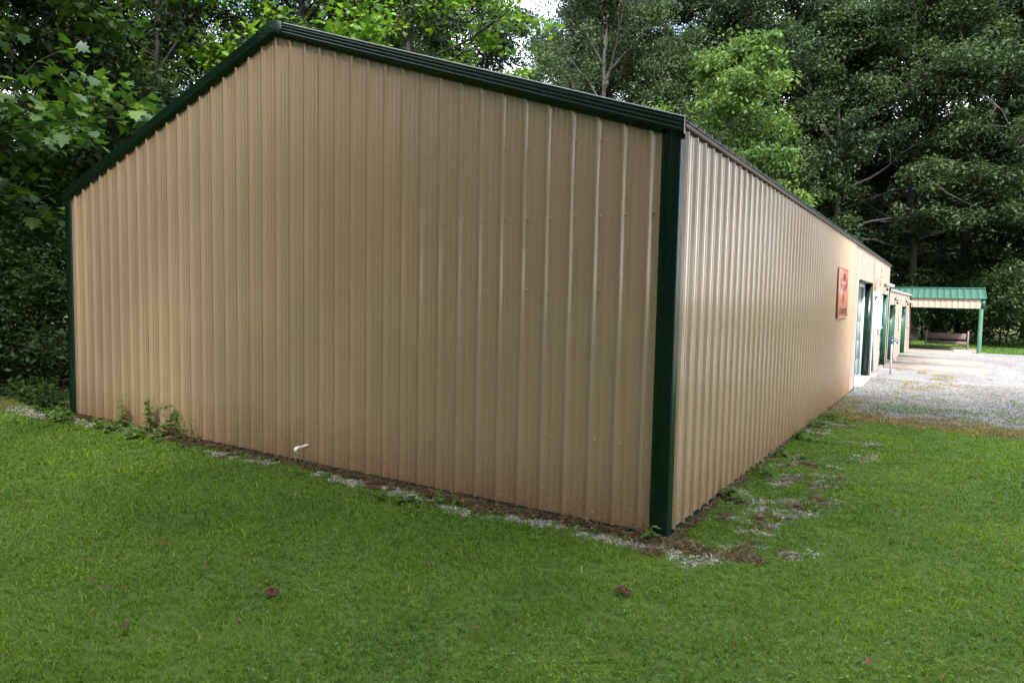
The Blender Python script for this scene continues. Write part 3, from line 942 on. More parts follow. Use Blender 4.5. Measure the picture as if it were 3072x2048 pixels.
# ------------------------------------------------------------------ shelter
SX0, SX1, SY = .72, 3.62, 32.8
sh = empty('open_shelter', (0, 0, 0), 0, 'open roofed shelter with teal green metal roof, beige fascia and green post', 'shelter')
mb = MB()
n_ = 15
V = []; pr = []
for i in range(n_ + 1):
    c_ = -.35 + (SX1 + .05 + .35) * i / n_
    pr += [(c_ - .02, 0), (c_ - .012, .022), (c_ + .012, .022), (c_ + .02, 0)]
V = [(x_, SY - .10 + t * 1.9, 2.125 + t * .50 + dz) for (x_, dz) in pr for t in (0, 1)]
mb.add(V, [(2 * i, 2 * i + 2, 2 * i + 3, 2 * i + 1) for i in range(len(pr) - 1)])
V = [(x_, SY + 1.8 + t * 2.2, 2.625 - t * .5 + dz) for (x_, dz) in pr for t in (0, 1)]
mb.add(V, [(2 * i, 2 * i + 2, 2 * i + 3, 2 * i + 1) for i in range(len(pr) - 1)])
roof = mb.build('roof', M_greenroof, sh)
mb = MB()
mb.add([(x_, SY + 1.8 + dy, 2.665 - abs(dy) * .22) for x_ in (-.36, SX1 + .07) for dy in (-.16, 0, .16)], [(0, 1, 4, 3), (1, 2, 5, 4)])
mb.build('ridge_cap', M_greenroof, roof)
mb = MB()
pr = [(SX0, 0)]
k = SX0 + .09
while k < SX1 - .14:
    pr += [(k - .03, 0), (k - .014, .018), (k + .014, .018), (k + .03, 0)]; k += R9
pr.append((SX1 - .13, 0))
V = [(x_, SY - dz, z_) for (x_, dz) in pr for z_ in (1.69, 2.11)]
mb.add(V, [(2 * i, 2 * i + 2, 2 * i + 3, 2 * i + 1) for i in range(len(pr) - 1)])
mb.add([(SX1 - .03, SY + .03, 1.69), (SX1 - .03, SY + 3.9, 1.69), (SX1 - .03, SY + 3.9, 2.11), (SX1 - .03, SY + 1.9, 2.58), (SX1 - .03, SY + .03, 2.11)], [(0, 1, 2, 3, 4)])
mb.build('fascia', M_beige2, sh)
mb = MB(); mb.box(SX1 - .13, SY - .03, 1.67, SX1 + .02, SY + .02, 2.115); mb.box(SX0, SY - .026, 1.655, SX1 - .131, SY + .1, 1.688)
mb.build('fascia_trim', M_green if False else M_greendoor, sh)
mb = MB()
V = []
for (z_, x0, x1) in ((-.44, SX1 - .20, SX1 - .02), (1.655, SX1 - .19, SX1 - .04)):
    V += [(x0, SY - .02, z_), (x1, SY - .02, z_), (x1, SY + .13, z_), (x0, SY + .13, z_)]
mb.add(V, [(0, 1, 5, 4), (1, 2, 6, 5), (2, 3, 7, 6), (3, 0, 4, 7), (4, 5, 6, 7)])
mb.build('post', M_woodgreen, sh)
mb = MB(); mb.box(vx(33.8) - .01, SY + 1.12, -.4, vx(33.8) + .07, SY + 1.2, 1.65); mb.build('post', M_dark, sh)
mb = MB(); mb.box(.45, 31.4, -.47, 3.66, 36.8, -.385, .012); mb.build('slab', M_conc, sh)
mb = MB(); mb.box(2.55, 33.0, -.386, 3.3, 33.35, -.30, .01); tag(mb.build('concrete_block', paint('pale_block', (.6, .58, .48), .8, .1)), 'pale low concrete block lying on the shelter slab beside the green post', 'block')

# concrete pads
for nm, q in (('concrete_pad', [(.30, 21.6), (3.25, 21.1), (3.38, 23.6), (.22, 24.25)]), ('concrete_pad', [(.44, 26.3), (3.32, 25.4), (3.42, 27.5), (.46, 28.9)])):
    mb = MB(); zt = float(zg(q[0][1])) + .075 if q[0][1] < 25 else -.37
    V = [(x_, y_, z_) for z_ in (zt - .12, zt) for (x_, y_) in q]
    mb.add(V, [(0, 1, 5, 4), (1, 2, 6, 5), (2, 3, 7, 6), (3, 0, 4, 7), (4, 5, 6, 7)])
    tag(mb.build(nm, M_conc), kind='structure')

# ------------------------------------------------------------------ bench (seen from behind)
be = empty('wooden_bench', (2.27, 35.3, -.385), 0, 'weathered reddish wooden bench on the slab under the green shelter roof', 'bench')
mb = MB(); mb.box(-.83, -.03, .50, .80, .01, .80, .01); mb.build('backrest', M_bench, be)
mb = MB(); mb.box(-.85, -.035, .25, .84, .01, .40, .01); mb.build('lower_rail', M_bench, be)
mb = MB(); mb.box(-.84, .015, .345, .84, .45, .385, .008); mb.build('seat', M_bench, be)
for sx in (-1, 1):
    mb = MB(); mb.box(sx * .88 - .035, -.05, 0, sx * .88 + .035, .03, .93, .01); mb.build('leg', M_post, be)
    mb = MB(); mb.box(sx * .88 - .035, .40, 0, sx * .88 + .035, .47, .62, .01); mb.build('leg', M_post, be)
    mb = MB(); mb.box(sx * .88 - .045, .035, .62, sx * .88 + .045, .50, .655, .008); mb.build('armrest', M_post, be)

# ------------------------------------------------------------------ yard hydrant
hy = empty('yard_hydrant', (.63, 18.97, float(zg(18.97))), 0, 'blue headed water hydrant on a thin steel pipe standing in the gravel', 'hydrant')
mb = MB(); mb.tube([(0, 0, -.02), (0, 0, 1.0)], .024, 10); mb.build('pipe', M_pipe, hy, True)
mb = MB()
mb.tube([(0, 0, .95), (0, 0, 1.0), (0, 0, 1.02), (0, 0, 1.10)], [.032, .045, .045, .03], 10)
mb.tube([(0, 0, 1.02), (.08, 0, 1.05), (.13, 0, 1.03), (.16, 0, .96)], [.03, .026, .024, .026], 10)
mb.tube([(0, 0, 1.10), (0, 0, 1.17)], [.014, .014], 8)
hd_ = mb.build('head', M_blue, hy, True)
mb = MB(); mb.tube([(-.10, 0, .99), (-.07, 0, 1.10), (0, 0, 1.17), (.05, 0, 1.19)], [.012, .014, .016, .013], 8); mb.tube([(.05, 0, 1.12), (.15, .0, 1.08), (.20, 0, 1.04)], [.012, .012, .01], 8)
mb.build('lever', M_blue, hd_, True)

# ------------------------------------------------------------------ flood lights
def flood(x, y, z, s, lab, ang=0):
    e_ = empty('flood_light', (x, y, z), 0, lab, 'flood light', 'flood lights on the walls')
    mb = MB(); mb.box(0, -.05 * s, -.05 * s, .04 * s, .05 * s, .05 * s, .008); mb.build('mounting_box', M_dark, e_)
    rot = Matrix.Rotation(math.radians(18), 3, 'Y')
    mb = MB(); mb.box(.05 * s, -.10 * s, -.01 * s, .24 * s, .10 * s, .085 * s, .012, rot); mb.build('lamp_head', M_galv, e_)
    mb = MB(); mb.box(.07 * s, -.104 * s, -.002 * s, .245 * s, -.1005 * s, .075 * s, 0, rot); mb.box(.241 * s, -.09 * s, -.002 * s, .250 * s, .09 * s, .075 * s, 0, rot); mb.build('lens', M_lens, e_)
    mb = MB(); mb.tube([(.03 * s, 0, -.02 * s), (.07 * s, 0, -.07 * s), (.08 * s, 0, -.11 * s)], .012 * s, 8)
    mb.tube([(.08 * s, 0, -.10 * s), (.08 * s, 0, -.12 * s), (.085 * s, -.0, -.16 * s), (.085 * s, 0, -.17 * s)], [.02 * s, .035 * s, .03 * s, .01 * s], 8)
    mb.build('motion_sensor', M_dark, e_, True)
flood(wx(21.3) + .004, 21.3, 2.47, 1.15, 'security flood light on the tall wall above the white sectional door')
flood(vx(25.7) + .004, 25.7, 2.02, 1.15, 'security flood light above the nearer green door of the wing')
flood(vx(30.65) + .004, 30.65, 1.95, 1.1, 'security flood light above the farther green door by the shelter')

# ------------------------------------------------------------------ signs
def text_mesh(s, size, mat, parent, name, M):
    cu = bpy.data.curves.new(name, 'FONT'); cu.body = s; cu.size = size; cu.align_x = 'CENTER'; cu.extrude = .001
    ot = bpy.data.objects.new(name, cu); COL.objects.link(ot)
    dg = bpy.context.evaluated_depsgraph_get()
    me = bpy.data.meshes.new_from_object(ot.evaluated_get(dg))
    bpy.data.objects.remove(ot)
    me.transform(M); me.materials.clear(); me.materials.append(mat)
    return link(name, me, parent)
# local frame of a sign on the side wall: text x -> +y (reads left to right along the wall), text y -> z
def wallM(x, y, z, sx=1.0, sy=1.0, shear=0): return Matrix(((0, 0, 1, x), (sx, 0, 0, y), (shear, sy, 0, z), (0, 0, 0, 1)))
M_orange = paint('orange_sign_face', (.52, .11, .035), .35, .12, 0, .5)
M_dkred = paint('dark_red_lettering', (.03, .005, .005), .4, .1, 0, .4)
M_ink = paint('black_print', (.015, .012, .01), .4, .1, 0, .4)
M_pinkw = paint('pale_sign_lines', (.52, .32, .26), .4, .05, 0, .4)
sx_ = wx(10.05) + .028
sg = empty('orange_sign', (0, 0, 0), 0, 'large orange sign with dark lettering and a flying bird on the long wall', 'sign')
mb = MB(); mb.box(sx_, 9.27, 1.58, sx_ + .012, 10.83, 2.54, .003); bo = mb.build('sign_board', M_orange, sg)
mb = MB()
mb.box(sx_ - .002, 9.255, 1.565, sx_ + .02, 9.27, 2.555); mb.box(sx_ - .002, 10.83, 1.565, sx_ + .02, 10.845, 2.555)
mb.box(sx_ - .002, 9.27, 2.54, sx_ + .018, 10.83, 2.556); mb.box(sx_ - .002, 9.27, 1.563, sx_ + .018, 10.83, 1.58)
mb.build('sign_frame', M_pinkw, sg)
word = 'CLEARWATER'
lt = MB()
for i, ch in enumerate(word):
    t = (i - (len(word) - 1) / 2) / (len(word) / 2)
    yy = 10.05 + t * .64; zz = 2.40 - .14 * t * t
    text_mesh(ch, .23, M_dkred, bo, 'lettering', wallM(sx_ + .0135, yy, zz - .10, .75, 1, -.28 * t))
text_mesh('PITCREW', .22, M_dkred, bo, 'lettering', wallM(sx_ + .0135, 10.05, 2.11, 1.1, .8))
text_mesh('& TAXIDERMY', .19, M_dkred, bo, 'lettering', wallM(sx_ + .0135, 10.05, 1.64, 1.0, .9))
mb = MB()
def strip(pts, w, dx=.0145):
    V = []
    for (a_, b_) in pts: V += [(sx_ + dx, a_, b_ - w / 2), (sx_ + dx, a_, b_ + w / 2)]
    mb.add(V, [(2 * i, 2 * i + 2, 2 * i + 3, 2 * i + 1) for i in range(len(pts) - 1)])
strip([(9.30 + .1 * i, 1.80 + .035 * math.sin(i * .5)) for i in range(15)], .012)
strip([(9.45 + .08 * i, 2.02 + .012 * i) for i in range(9)], .014)
strip([(9.7 + .08 * i, 2.30 - .02 * math.sin(i * .45)) for i in range(8)], .016)
mb.build('sign_lines', M_pinkw, bo)
mb = MB()   # bird silhouette
mb.add([(sx_ + .0145, a_, b_) for (a_, b_) in [(10.02, 2.13), (10.09, 2.03), (10.17, 1.98), (10.15, 1.92), (10.10, 1.89), (10.06, 1.78), (10.02, 1.87), (9.93, 1.92), (9.90, 1.98), (9.97, 2.03)]], [tuple(range(10))])
mb.build('bird_emblem', M_ink, bo)
# small plaque in four red framed fields
sp_ = empty('small_sign', (0, 0, 0), 0, 'small red framed plaque in four fields left of the taller stacked sign', 'sign')
x_ = wx(17.7) + .006
mb = MB(); mb.box(x_, 17.50, 2.26, x_ + .012, 18.0, 2.58, .002); mb.build('plaque', paint('peach_plaque', (.62, .36, .26), .4, .1), sp_)
mb = MB()
for zz in np.linspace(2.26, 2.567, 5): mb.box(x_ + .0125, 17.50, zz, x_ + .016, 18.0, zz + .014)
for yy in (17.50, 17.955): mb.box(x_ + .0125, yy, 2.262, x_ + .0165, yy + .045, 2.58)
mb.build('plaque_frame', paint('red_frame', (.22, .02, .015), .4, .1), sp_)
st_ = empty('stacked_sign', (0, 0, 0), 0, 'tall narrow sign of orange brown blocks high on the wall near the roof edge', 'sign')
x_ = wx(19.3) + .006
mb = MB(); mb.box(x_, 19.22, 2.37, x_ + .01, 19.60, 3.03, .002); mb.build('plaque', paint('cream_plaque', (.68, .52, .42), .4, .05), st_)
for (z0, z1, c_) in ((2.96, 3.00, (.16, .04, .02)), (2.80, 2.92, (.17, .04, .012)), (2.63, 2.755, (.18, .045, .012)), (2.40, 2.58, (.28, .07, .03))):
    mb = MB(); mb.box(x_ + .0105, 19.25, z0, x_ + .014, 19.57, z1)
    mb.build('lettering_block', paint('sign_block', c_, .4, .3), st_)

# ------------------------------------------------------------------ trees
def grow(H, base, rad, nl, seed, r0=.3, nsub=7, ntw=5, up=(.15, .9), prof=None, twl=1.1, lean=0.0):
    g = np.random.default_rng(seed)
    BR = []; TW = []
    m = 12
    zz = np.linspace(0, H, m)
    wob = np.cumsum(g.normal(size=(m, 2)) * H * .008, 0); wob[0] = 0
    tr = np.stack([wob[:, 0] + lean * zz, wob[:, 1], zz], 1)
    BR.append((tr, np.linspace(r0, r0 * .12, m) * np.where(np.arange(m) == 0, 1.35, 1)))
    def wig(p0, d, ln, n, up_):
        P = [np.array(p0)]; d = np.array(d, float)
        for i in range(n):
            d = d + g.normal(size=3) * .16 + np.array([0, 0, up_]); d /= np.linalg.norm(d)
            P.append(P[-1] + d * ln / n)
        return np.array(P)
    az = g.random() * 6
    for i in range(nl):
        t = (i + .3 + .4 * g.random()) / nl
        z = base + (H * .97 - base) * t
        p0 = np.array([np.interp(z, zz, tr[:, 0]), np.interp(z, zz, tr[:, 1]), z])
        az += 2.4 + g.normal() * .4
        e_ = up[0] + (up[1] - up[0]) * t + g.normal() * .12
        pr = (math.sin(PI * min(.97, .22 + .78 * t)) ** .6) if prof is None else prof(t)
        ln = rad * pr * (.8 + .4 * g.random())
        d = np.array([math.cos(az) * math.cos(e_), math.sin(az) * math.cos(e_), math.sin(e_)])
        lb = wig(p0, d, ln, 7, .03)
        rl = max(.02, r0 * .38 * (1 - .6 * t))
        BR.append((lb, np.linspace(rl, rl * .2, 8)))
        for s in range(nsub):
            q = .25 + .75 * (s + g.random()) / nsub
            k = min(6, int(q * 7)); fr = q * 7 - k
            ps = lb[k] * (1 - fr) + lb[k + 1] * fr
            dd = lb[k + 1] - lb[k]; dd /= np.linalg.norm(dd)
            d2_ = dd * .7 + g.normal(size=3) * np.array([.7, .7, .35]); d2_ /= np.linalg.norm(d2_)
            l2 = ln * .42 * (1.1 - .5 * q) * (.7 + .6 * g.random())
            sb = wig(ps, d2_, l2, 4, .02)
            BR.append((sb, np.linspace(rl * .38, .012, 5)))
            for w_ in range(ntw):
                q2 = .3 + .7 * (w_ + g.random()) / ntw
                k2 = min(3, int(q2 * 4)); fr = q2 * 4 - k2
                p2_ = sb[k2] * (1 - fr) + sb[k2 + 1] * fr
                d3 = (sb[k2 + 1] - sb[k2]); d3 /= np.linalg.norm(d3) + 1e-9
                d3 = d3 * .6 + g.normal(size=3) * np.array([.7, .7, .3]); d3 /= np.linalg.norm(d3)
                tw = wig(p2_, d3, twl * (.6 + .8 * g.random()), 3, -.04)
                TW.append(tw)
    return BR, np.array(TW)

def limbs_mesh(BR, TW, mat, name, twr=.006, maxtw=400):
    Vs, Fs, n = [], [], 0
    for k, (P, R_) in enumerate(BR):
        sd = 12 if k == 0 else (6 if R_[0] > .05 else 4)
        V, F = tube_geo(P, R_, sd, False)
        Vs.append(V); Fs.append(np.array(F) + n); n += len(V)
    if len(TW):
        for tw in TW[:maxtw]:
            V, F = tube_geo(tw, np.linspace(twr, twr * .4, 4), 3, False)
            Vs.append(V); Fs.append(np.array(F) + n); n += len(V)
    return np_mesh(name, np.concatenate(Vs), [np.concatenate(Fs)], [mat], True)

def crown_mesh(TW, nleaf, T, F, size, mat, name, seed, spread=.45, flat=.55, upb=.9, droop=.0, puff=0):
    g = np.random.default_rng(seed)
    nt_ = len(TW)
    idx = g.integers(0, nt_, nleaf)
    # uneven: some twigs carry more leaves than others
    wgt = g.random(nt_) ** 1.3 + .12; wgt /= wgt.sum()
    idx = g.choice(nt_, nleaf, p=wgt)
    q = g.random(nleaf) * 3
    k = np.minimum(q.astype(int), 2); fr = (q - k)[:, None]
    P = TW[idx, k] * (1 - fr) + TW[idx, k + 1] * fr
    if puff:
        c0 = TW[idx, 3] * .7 + TW[idx, 1] * .3
        dr = g.normal(size=(nleaf, 3)); dr[:, 2] = dr[:, 2] * .9 + .35; dr /= np.linalg.norm(dr, axis=1)[:, None]
        R0 = (.55 + .75 * g.random(nt_))[idx] * puff
        off = dr * (R0 * g.random(nleaf) ** .45)[:, None]; off[:, 2] *= .55
        P = np.where((g.random(nleaf) < .8)[:, None], c0 + off, P + g.normal(size=(nleaf, 3)) * spread * .4)
        nv = dr * .75 + np.array([0, 0, .45]) + g.normal(size=(nleaf, 3)) * .55; nv /= np.linalg.norm(nv, axis=1)[:, None]
        ax = g.normal(size=(nleaf, 3)); ax -= nv * np.sum(ax * nv, 1)[:, None]; ax /= np.linalg.norm(ax, axis=1)[:, None]
        ay = np.cross(nv, ax); az = nv
    else:
        off = g.normal(size=(nleaf, 3)) * spread * .5; off[:, 2] *= flat
        P = P + off
        ax, ay, az = orient(nleaf, g, upb)
    if droop:
        ax[:, 2] -= droop; ax /= np.linalg.norm(ax, axis=1)[:, None]
        ay = np.cross(az, ax); ay /= np.linalg.norm(ay, axis=1)[:, None]; az = np.cross(ax, ay)
    V, FF = place_template(T, F, P, ax, ay, az, size * (.45 + .95 * g.random(nleaf)))
    return np_mesh(name, V, FF, [mat])

def pinnate(TW, nfr, mat, name, seed, size=.11):
    """walnut: each frond carries paired leaflets"""
    g = np.random.default_rng(seed)
    idx = g.integers(0, len(TW), nfr)
    P = TW[idx, 3] * .6 + TW[idx, 1] * .4 + g.normal(size=(nfr, 3)) * .22
    th = g.random(nfr) * 2 * PI
    d = np.stack([np.cos(th), np.sin(th), -.45 + .8 * g.random(nfr)], 1)
    sd = np.stack([-np.sin(th), np.cos(th), np.zeros(nfr)], 1)
    T = []; F = []
    for i in range(7):
        s = .12 + i * .13
        for sg in (-1, 1):
            b_ = len(T)
            T += [(s, 0, -s * s * .35), (s + .10, sg * .17, -s * s * .35 + .03), (s + .17, sg * .42, -s * s * .35 - .06), (s + .02, sg * .20, -s * s * .35)]
            F.append((b_, b_ + 1, b_ + 2, b_ + 3))
    T = np.array(T)
    up_ = np.cross(d, sd)
    V, FF = place_template(T, [F], P, d, sd, up_, .20 + .18 * g.random(nfr))
    return np_mesh(name, V, FF, [mat])

VAR = {}
def variant(key, BR, TW, crown, trunk): VAR[key] = (crown, trunk)
def mkoak(key, seed, H, base, rad, nl, nleaf, mat, size=.15, bk=M_bark, r0=.34, spread=.8, nsub=7, up=(.1, .95)):
    BR, TW = grow(H, base, rad, nl, seed, r0=r0, nsub=nsub, up=up)
    VAR[key] = (crown_mesh(TW, nleaf, T_RH, F_RH, size, mat, 'crown_' + key, seed + 1, spread, puff=1.0), limbs_mesh(BR, TW, bk, 'trunk_' + key, .008, 300))
mkoak('oak_a', 31, 23, 5.5, 7.0, 22, 80000, M_oak, .235)
mkoak('oak_b', 41, 25, 4.5, 6.5, 24, 80000, M_oakblue, .235)
mkoak('oak_c', 51, 22, 3.6, 7.5, 22, 80000, M_oak, .235, M_barkpale)
mkoak('oak_open', 61, 22, 6.5, 8.5, 17, 36000, M_oak, .20, M_bark, .36, .55, 8, (.35, 1.15))
mkoak('tall', 71, 27, 8.5, 6.5, 18, 52000, M_oakblue, .22, M_barkpale)
BR, TW = grow(12, 2.5, 3.4, 16, 81, r0=.13, nsub=5, ntw=5, up=(.3, 1.1), twl=.8)
VAR['walnut'] = (crown_mesh(TW, 30000, T_RH, F_RH, .19, M_walnut, 'crown_walnut', 82, .4, puff=.62), limbs_mesh(BR, TW, M_bark, 'trunk_walnut'))
def mkmaple(key, seed, H, base, rad, nl, nleaf, mat, size, r0=.2, nsub=6, up=(-.05, 1.0)):
    BR, TW = grow(H, base, rad, nl, seed, r0=r0, nsub=nsub, ntw=5, up=up, twl=1.0)
    VAR[key] = (crown_mesh(TW, nleaf, T_MP, F_MP, size, mat, 'crown_' + key, seed + 1, .42, .6, 1.1, .45), limbs_mesh(BR, TW, M_barkdark, 'trunk_' + key, .006, 900))
mkmaple('sycamore', 91, 15, 3.0, 5.2, 22, 10500, M_maple, .235, .13)
mkmaple('maple', 101, 14.5, 3.5, 4.6, 20, 13000, M_maple2, .19)
BR, TW = grow(2.2, .1, 1.5, 12, 111, r0=.03, nsub=4, ntw=4, up=(.2, 1.2), twl=.5)
VAR['bush'] = (crown_mesh(TW, 5200, T_RH, F_RH, .13, M_bush, 'crown_bush', 112, .45, .8), limbs_mesh(BR, TW, M_bark, 'trunk_bush', .004, 80))

BR, TW = grow(28, 13, 8.0, 24, 121, r0=.36, nsub=8, ntw=5, up=(.05, .9))
VAR['shade_thin'] = (crown_mesh(TW, 5200, T_RH, F_RH, .22, M_oak, 'crown_shade_thin', 123, 2.4, .8), limbs_mesh(BR, TW, M_bark, 'trunk_shade_thin', .008, 200))
VAR['shade'] = (crown_mesh(TW, 22000, T_RH, F_RH, .30, M_oak, 'crown_shade', 122, 1.8, .8), limbs_mesh(BR, TW, M_bark, 'trunk_shade', .008, 200))
def tree(key, x, y, s=1.0, rz=0.0, label=None, name='tree', cat='tree', group=None, sz=None):
    z = float(zg(y)) - .05
    e_ = empty(name, (x, y, z), rz, label, cat, group)
    e_.scale = (s, s, s if sz is None else sz)
    c, t = VAR[key]
    link('crown', c, e_); link('trunk', t, e_)
    return e_

ORD = ['first', 'second', 'third', 'fourth', 'fifth', 'sixth', 'seventh', 'eighth', 'ninth', 'tenth', 'eleventh', 'twelfth', 'thirteenth', 'fourteenth', 'fifteenth', 'sixteenth']
def forest(items, split, front, back, name, cat, group):
    key = lambda it: math.atan2(-(it[1] - CAMP.x), it[2] - CAMP.y)     # left to right as seen
    fr = sorted([it for it in items if split(it)], key=key); bk = sorted([it for it in items if not split(it)], key=key)
    for lst, lab in ((fr, front), (bk, back)):
        for i, (k_, x_, y_, s_, a_) in enumerate(lst):
            tree(k_, x_, y_, s_, a_, lab % ORD[i], name, cat, group)
# left woods, near
tree('sycamore', -14.3, -1.6, 1.0, .4, 'big leaved tree hanging its branches in from the left beside the building corner', 'sycamore_tree')
tree('maple', -13.6, 13.0, 1.0, 1.1, 'bright yellow green maple whose lit leaves rise behind the roof peak', 'maple_tree')
tree('maple', -19.0, 7.2, .95, 5.0, 'big leaved tree seen over the middle of the left roof slope', 'maple_tree')
tree('maple', -17.0, 12.5, 1.0, 3.0, 'bright maple in the woods to the left behind the lower roof slope', 'maple_tree')
LW = [('oak_b', -19.0, -1.5, .80, .3), ('oak_a', -21.0, 1.6, .85, 1.7), ('oak_b', -20, 13.5, .78, 3.3), ('oak_c', -26, 1.0, .85, 2.2), ('oak_a', -27, 11.5, .7, 5.0), ('oak_b', -24, 18, .8, 1.0),
      ('tall', -32, 3, .8, 4.0), ('oak_c', -33, 12, .62, .8), ('oak_b', -16.8, 19.5, .62, 2.8), ('oak_a', -30, -4, .9, 2.5), ('tall', -38, 7, .7, 1.2), ('oak_b', -38, 16, .95, 3.9)]
forest(LW, lambda it: it[1] > -23, '%s from the right of the nearer dark trees in the left woods', '%s from the right of the farther dark trees in the left woods', 'forest_tree', 'tree', 'dark trees of the left woods')
# back row between roof and sky
tree('oak_open', -34.0, 31.0, .98, .5, 'open crowned oak with bare dark limbs against the white sky behind the roof', 'oak_tree')
tree('oak_open', -18.0, 38.5, 1.02, 2.6, 'second open crowned oak with dark limbs just left of the bright green tree', 'oak_tree')
tree('oak_a', -33.0, 25.0, .78, 4.4, 'dark tree behind the right roof slope next to the gap of white sky', 'oak_tree')
tree('walnut', -7.7, 29.5, 1.22, .7, 'bright light green tree rising behind the near corner of the roof', 'walnut_tree')
tree('walnut', -10.6, 28.0, .95, 2.7, 'smaller bright green tree left of the taller bright one', 'walnut_tree')
# right woods
RW = [('oak_a', -14.0, 44.0, 1.0, .2), ('oak_b', -8.5, 42.5, .98, 1.6), ('oak_c', -4.0, 41.0, .85, 3.1), ('oak_a', .5, 43.5, .95, 4.2), ('oak_b', 3.2, 46.5, 1.0, 5.3), ('oak_c', 7.6, 43.0, .88, .9),
      ('tall', 6.6, 47.0, .95, 2.0), ('tall', -1.8, 49.0, 1.0, 4.8), ('tall', -11, 50, 1.0, 3.5), ('oak_a', -20, 49, 1.1, 1.9),
      ('oak_b', 9, 53, 1.05, .1), ('oak_c', 2, 54, 1.1, 2.2), ('oak_a', -6, 54, 1.1, 3.7), ('oak_b', -24, 49, 1.1, 4.1), ('oak_a', -38, 36, 1.1, .6), ('oak_b', -27, 56, 1.15, .6)]
forest(RW, lambda it: it[2] < 45, '%s from the right in the front row of dark forest trees behind building and shelter', '%s from the right in the back row of dark forest trees behind building and shelter', 'forest_tree', 'tree', 'tall trees of the back forest')
# trees behind the photographer whose crowns shade the near lawn and gable
SW = [('shade_thin', -3.5, -14.0, .95, .4), ('shade_thin', 2.5, -14.5, .95, 1.3), ('shade', 13.6, -12.0, 1.0, 2.0), ('shade_thin', 6.0, -13.5, .9, 5.5), ('shade', 15.5, -6.0, .85, 4.6), ('shade', 14.0, -17, 1.05, 2.9)]
for i, (k_, x_, y_, s_, a_) in enumerate(SW):
    tree(k_, x_, y_, s_, a_, 'tall leafy tree behind the photographer shading the near lawn', 'shade_tree', group='shade trees behind the viewpoint')

for i, (k_, x_, y_, s_, a_) in enumerate([('oak_b', -7, -23, .95, 1.9), ('oak_c', 0, -24, 1.0, 3.3), ('oak_c', -22, -12, .95, 5.2), ('oak_c', -20, -6.5, .8, .9), ('oak_c', 5, -27, 1, 2), ('oak_c', 6.5, -20, .8, 2.5), ('sycamore', 2.5, -19, 1.2, .5), ('oak_c', 13, -21, .95, .2), ('sycamore', 10, -18, 1.2, 4), ('oak_b', 19, -20, .95, 2.2), ('sycamore', 15.5, -16, 1.1, 2), ('sycamore', -1, -20, 1.2, 3), ('oak_c', -13, -22, 1.0, .3), ('oak_b', -18, -18, .95, 4.4), ('sycamore', -8.5, -20, 1.2, 1), ('sycamore', -16, -14, 1.2, 5), ('oak_c', -25, -15, 1.0, 1.4)]):  # out of view, added to keep southern sky light off the walls
    tree(k_, x_, y_, s_, a_, 'unseen dense low crowned tree added behind the viewpoint to block the southern sky', 'forest_tree', group='added sky blocking trees behind the viewpoint')
for i, (k_, x_, y_, s_, a_) in enumerate([('oak_a', 30, -12, .9, .5), ('oak_b', 34, -3, .9, 2.5), ('oak_c', 36, 7, .85, 4.5)]):  # out of view, added to cut light from the east and south-east
    tree(k_, x_, y_, s_, a_, 'unseen tall tree added across the gravel lot to block part of the eastern sky', 'forest_tree', group='added sky blocking trees across the lot outside the view')
# undergrowth things
BU = [(-10.9, 2.6, .9), (-11.8, 3.4, 1.2), (-13.6, .3, 1.0), (-15.0, .2, 1.2), (-19, .5, 1.6), (-20, 3.5, 1.7), (-11.6, 1.0, .8), (-12.6, -.3, .75), (-14.2, 1.8, 1.1), (-13.2, 4.0, 1.2), (-15.8, -1.4, 1.1), (-16.5, 1.6, 1.3), (-17.5, 5, 1.4), (-15.2, 7.5, 1.3), (-12.0, 8.5, 1.1)]
forest([('bush', x_, y_, s_, x_ * 3) for x_, y_, s_ in BU], lambda it: it[1] > -14.5, '%s from the right of the nearer dark shrubs left of the building', '%s from the right of the farther dark shrubs left of the building', 'shrub', 'shrub', 'shrubs of the left undergrowth')
BR_ = [(4.9, 42.2, 1.5), (6.2, 41.6, 1.2), (8.3, 41.2, 1.4), (3.4, 44, 1.3), (1.6, 44.5, 1.4), (-.4, 43.6, 1.4), (-2.4, 44, 1.5), (5.5, 46, 1.8), (9, 46, 1.9), (1, 48, 1.9)]
forest([('bush', x_, y_, s_, x_ * 2) for x_, y_, s_ in BR_], lambda it: it[2] < 44.8, '%s from the right of the shrubs along the forest edge beyond the far lawn', '%s from the right of the shrubs standing deeper in the back forest', 'shrub', 'shrub', 'shrubs at the back forest edge')

# far woods as one mass, all round
g = np.random.default_rng(200)
n = 230000
th = np.radians(81 + 231 * g.random(n))          # north round by west; southern arc is unseen, added to block low sky
R_ = 66 + 26 * g.random(n) ** .8
n1 = vnoise(np.degrees(th), R_ * .3, .22, 3)
top = 11 + 13 * n1
zz = top * g.random(n) ** .8
P = np.stack([np.cos(th) * R_ * .95 - 4, np.sin(th) * R_ + 4, zz - .5], 1)
ax, ay, az = orient(n, g, .3)
V, FF = place_template(T_RH, F_RH, P, ax, ay, az, .7 + .8 * g.random(n))
tag(link('far_woods', np_mesh('far_woods', V, FF, [M_oakblue])), 'far dark woods filling the gaps between the trunks', 'woods', kind='stuff')

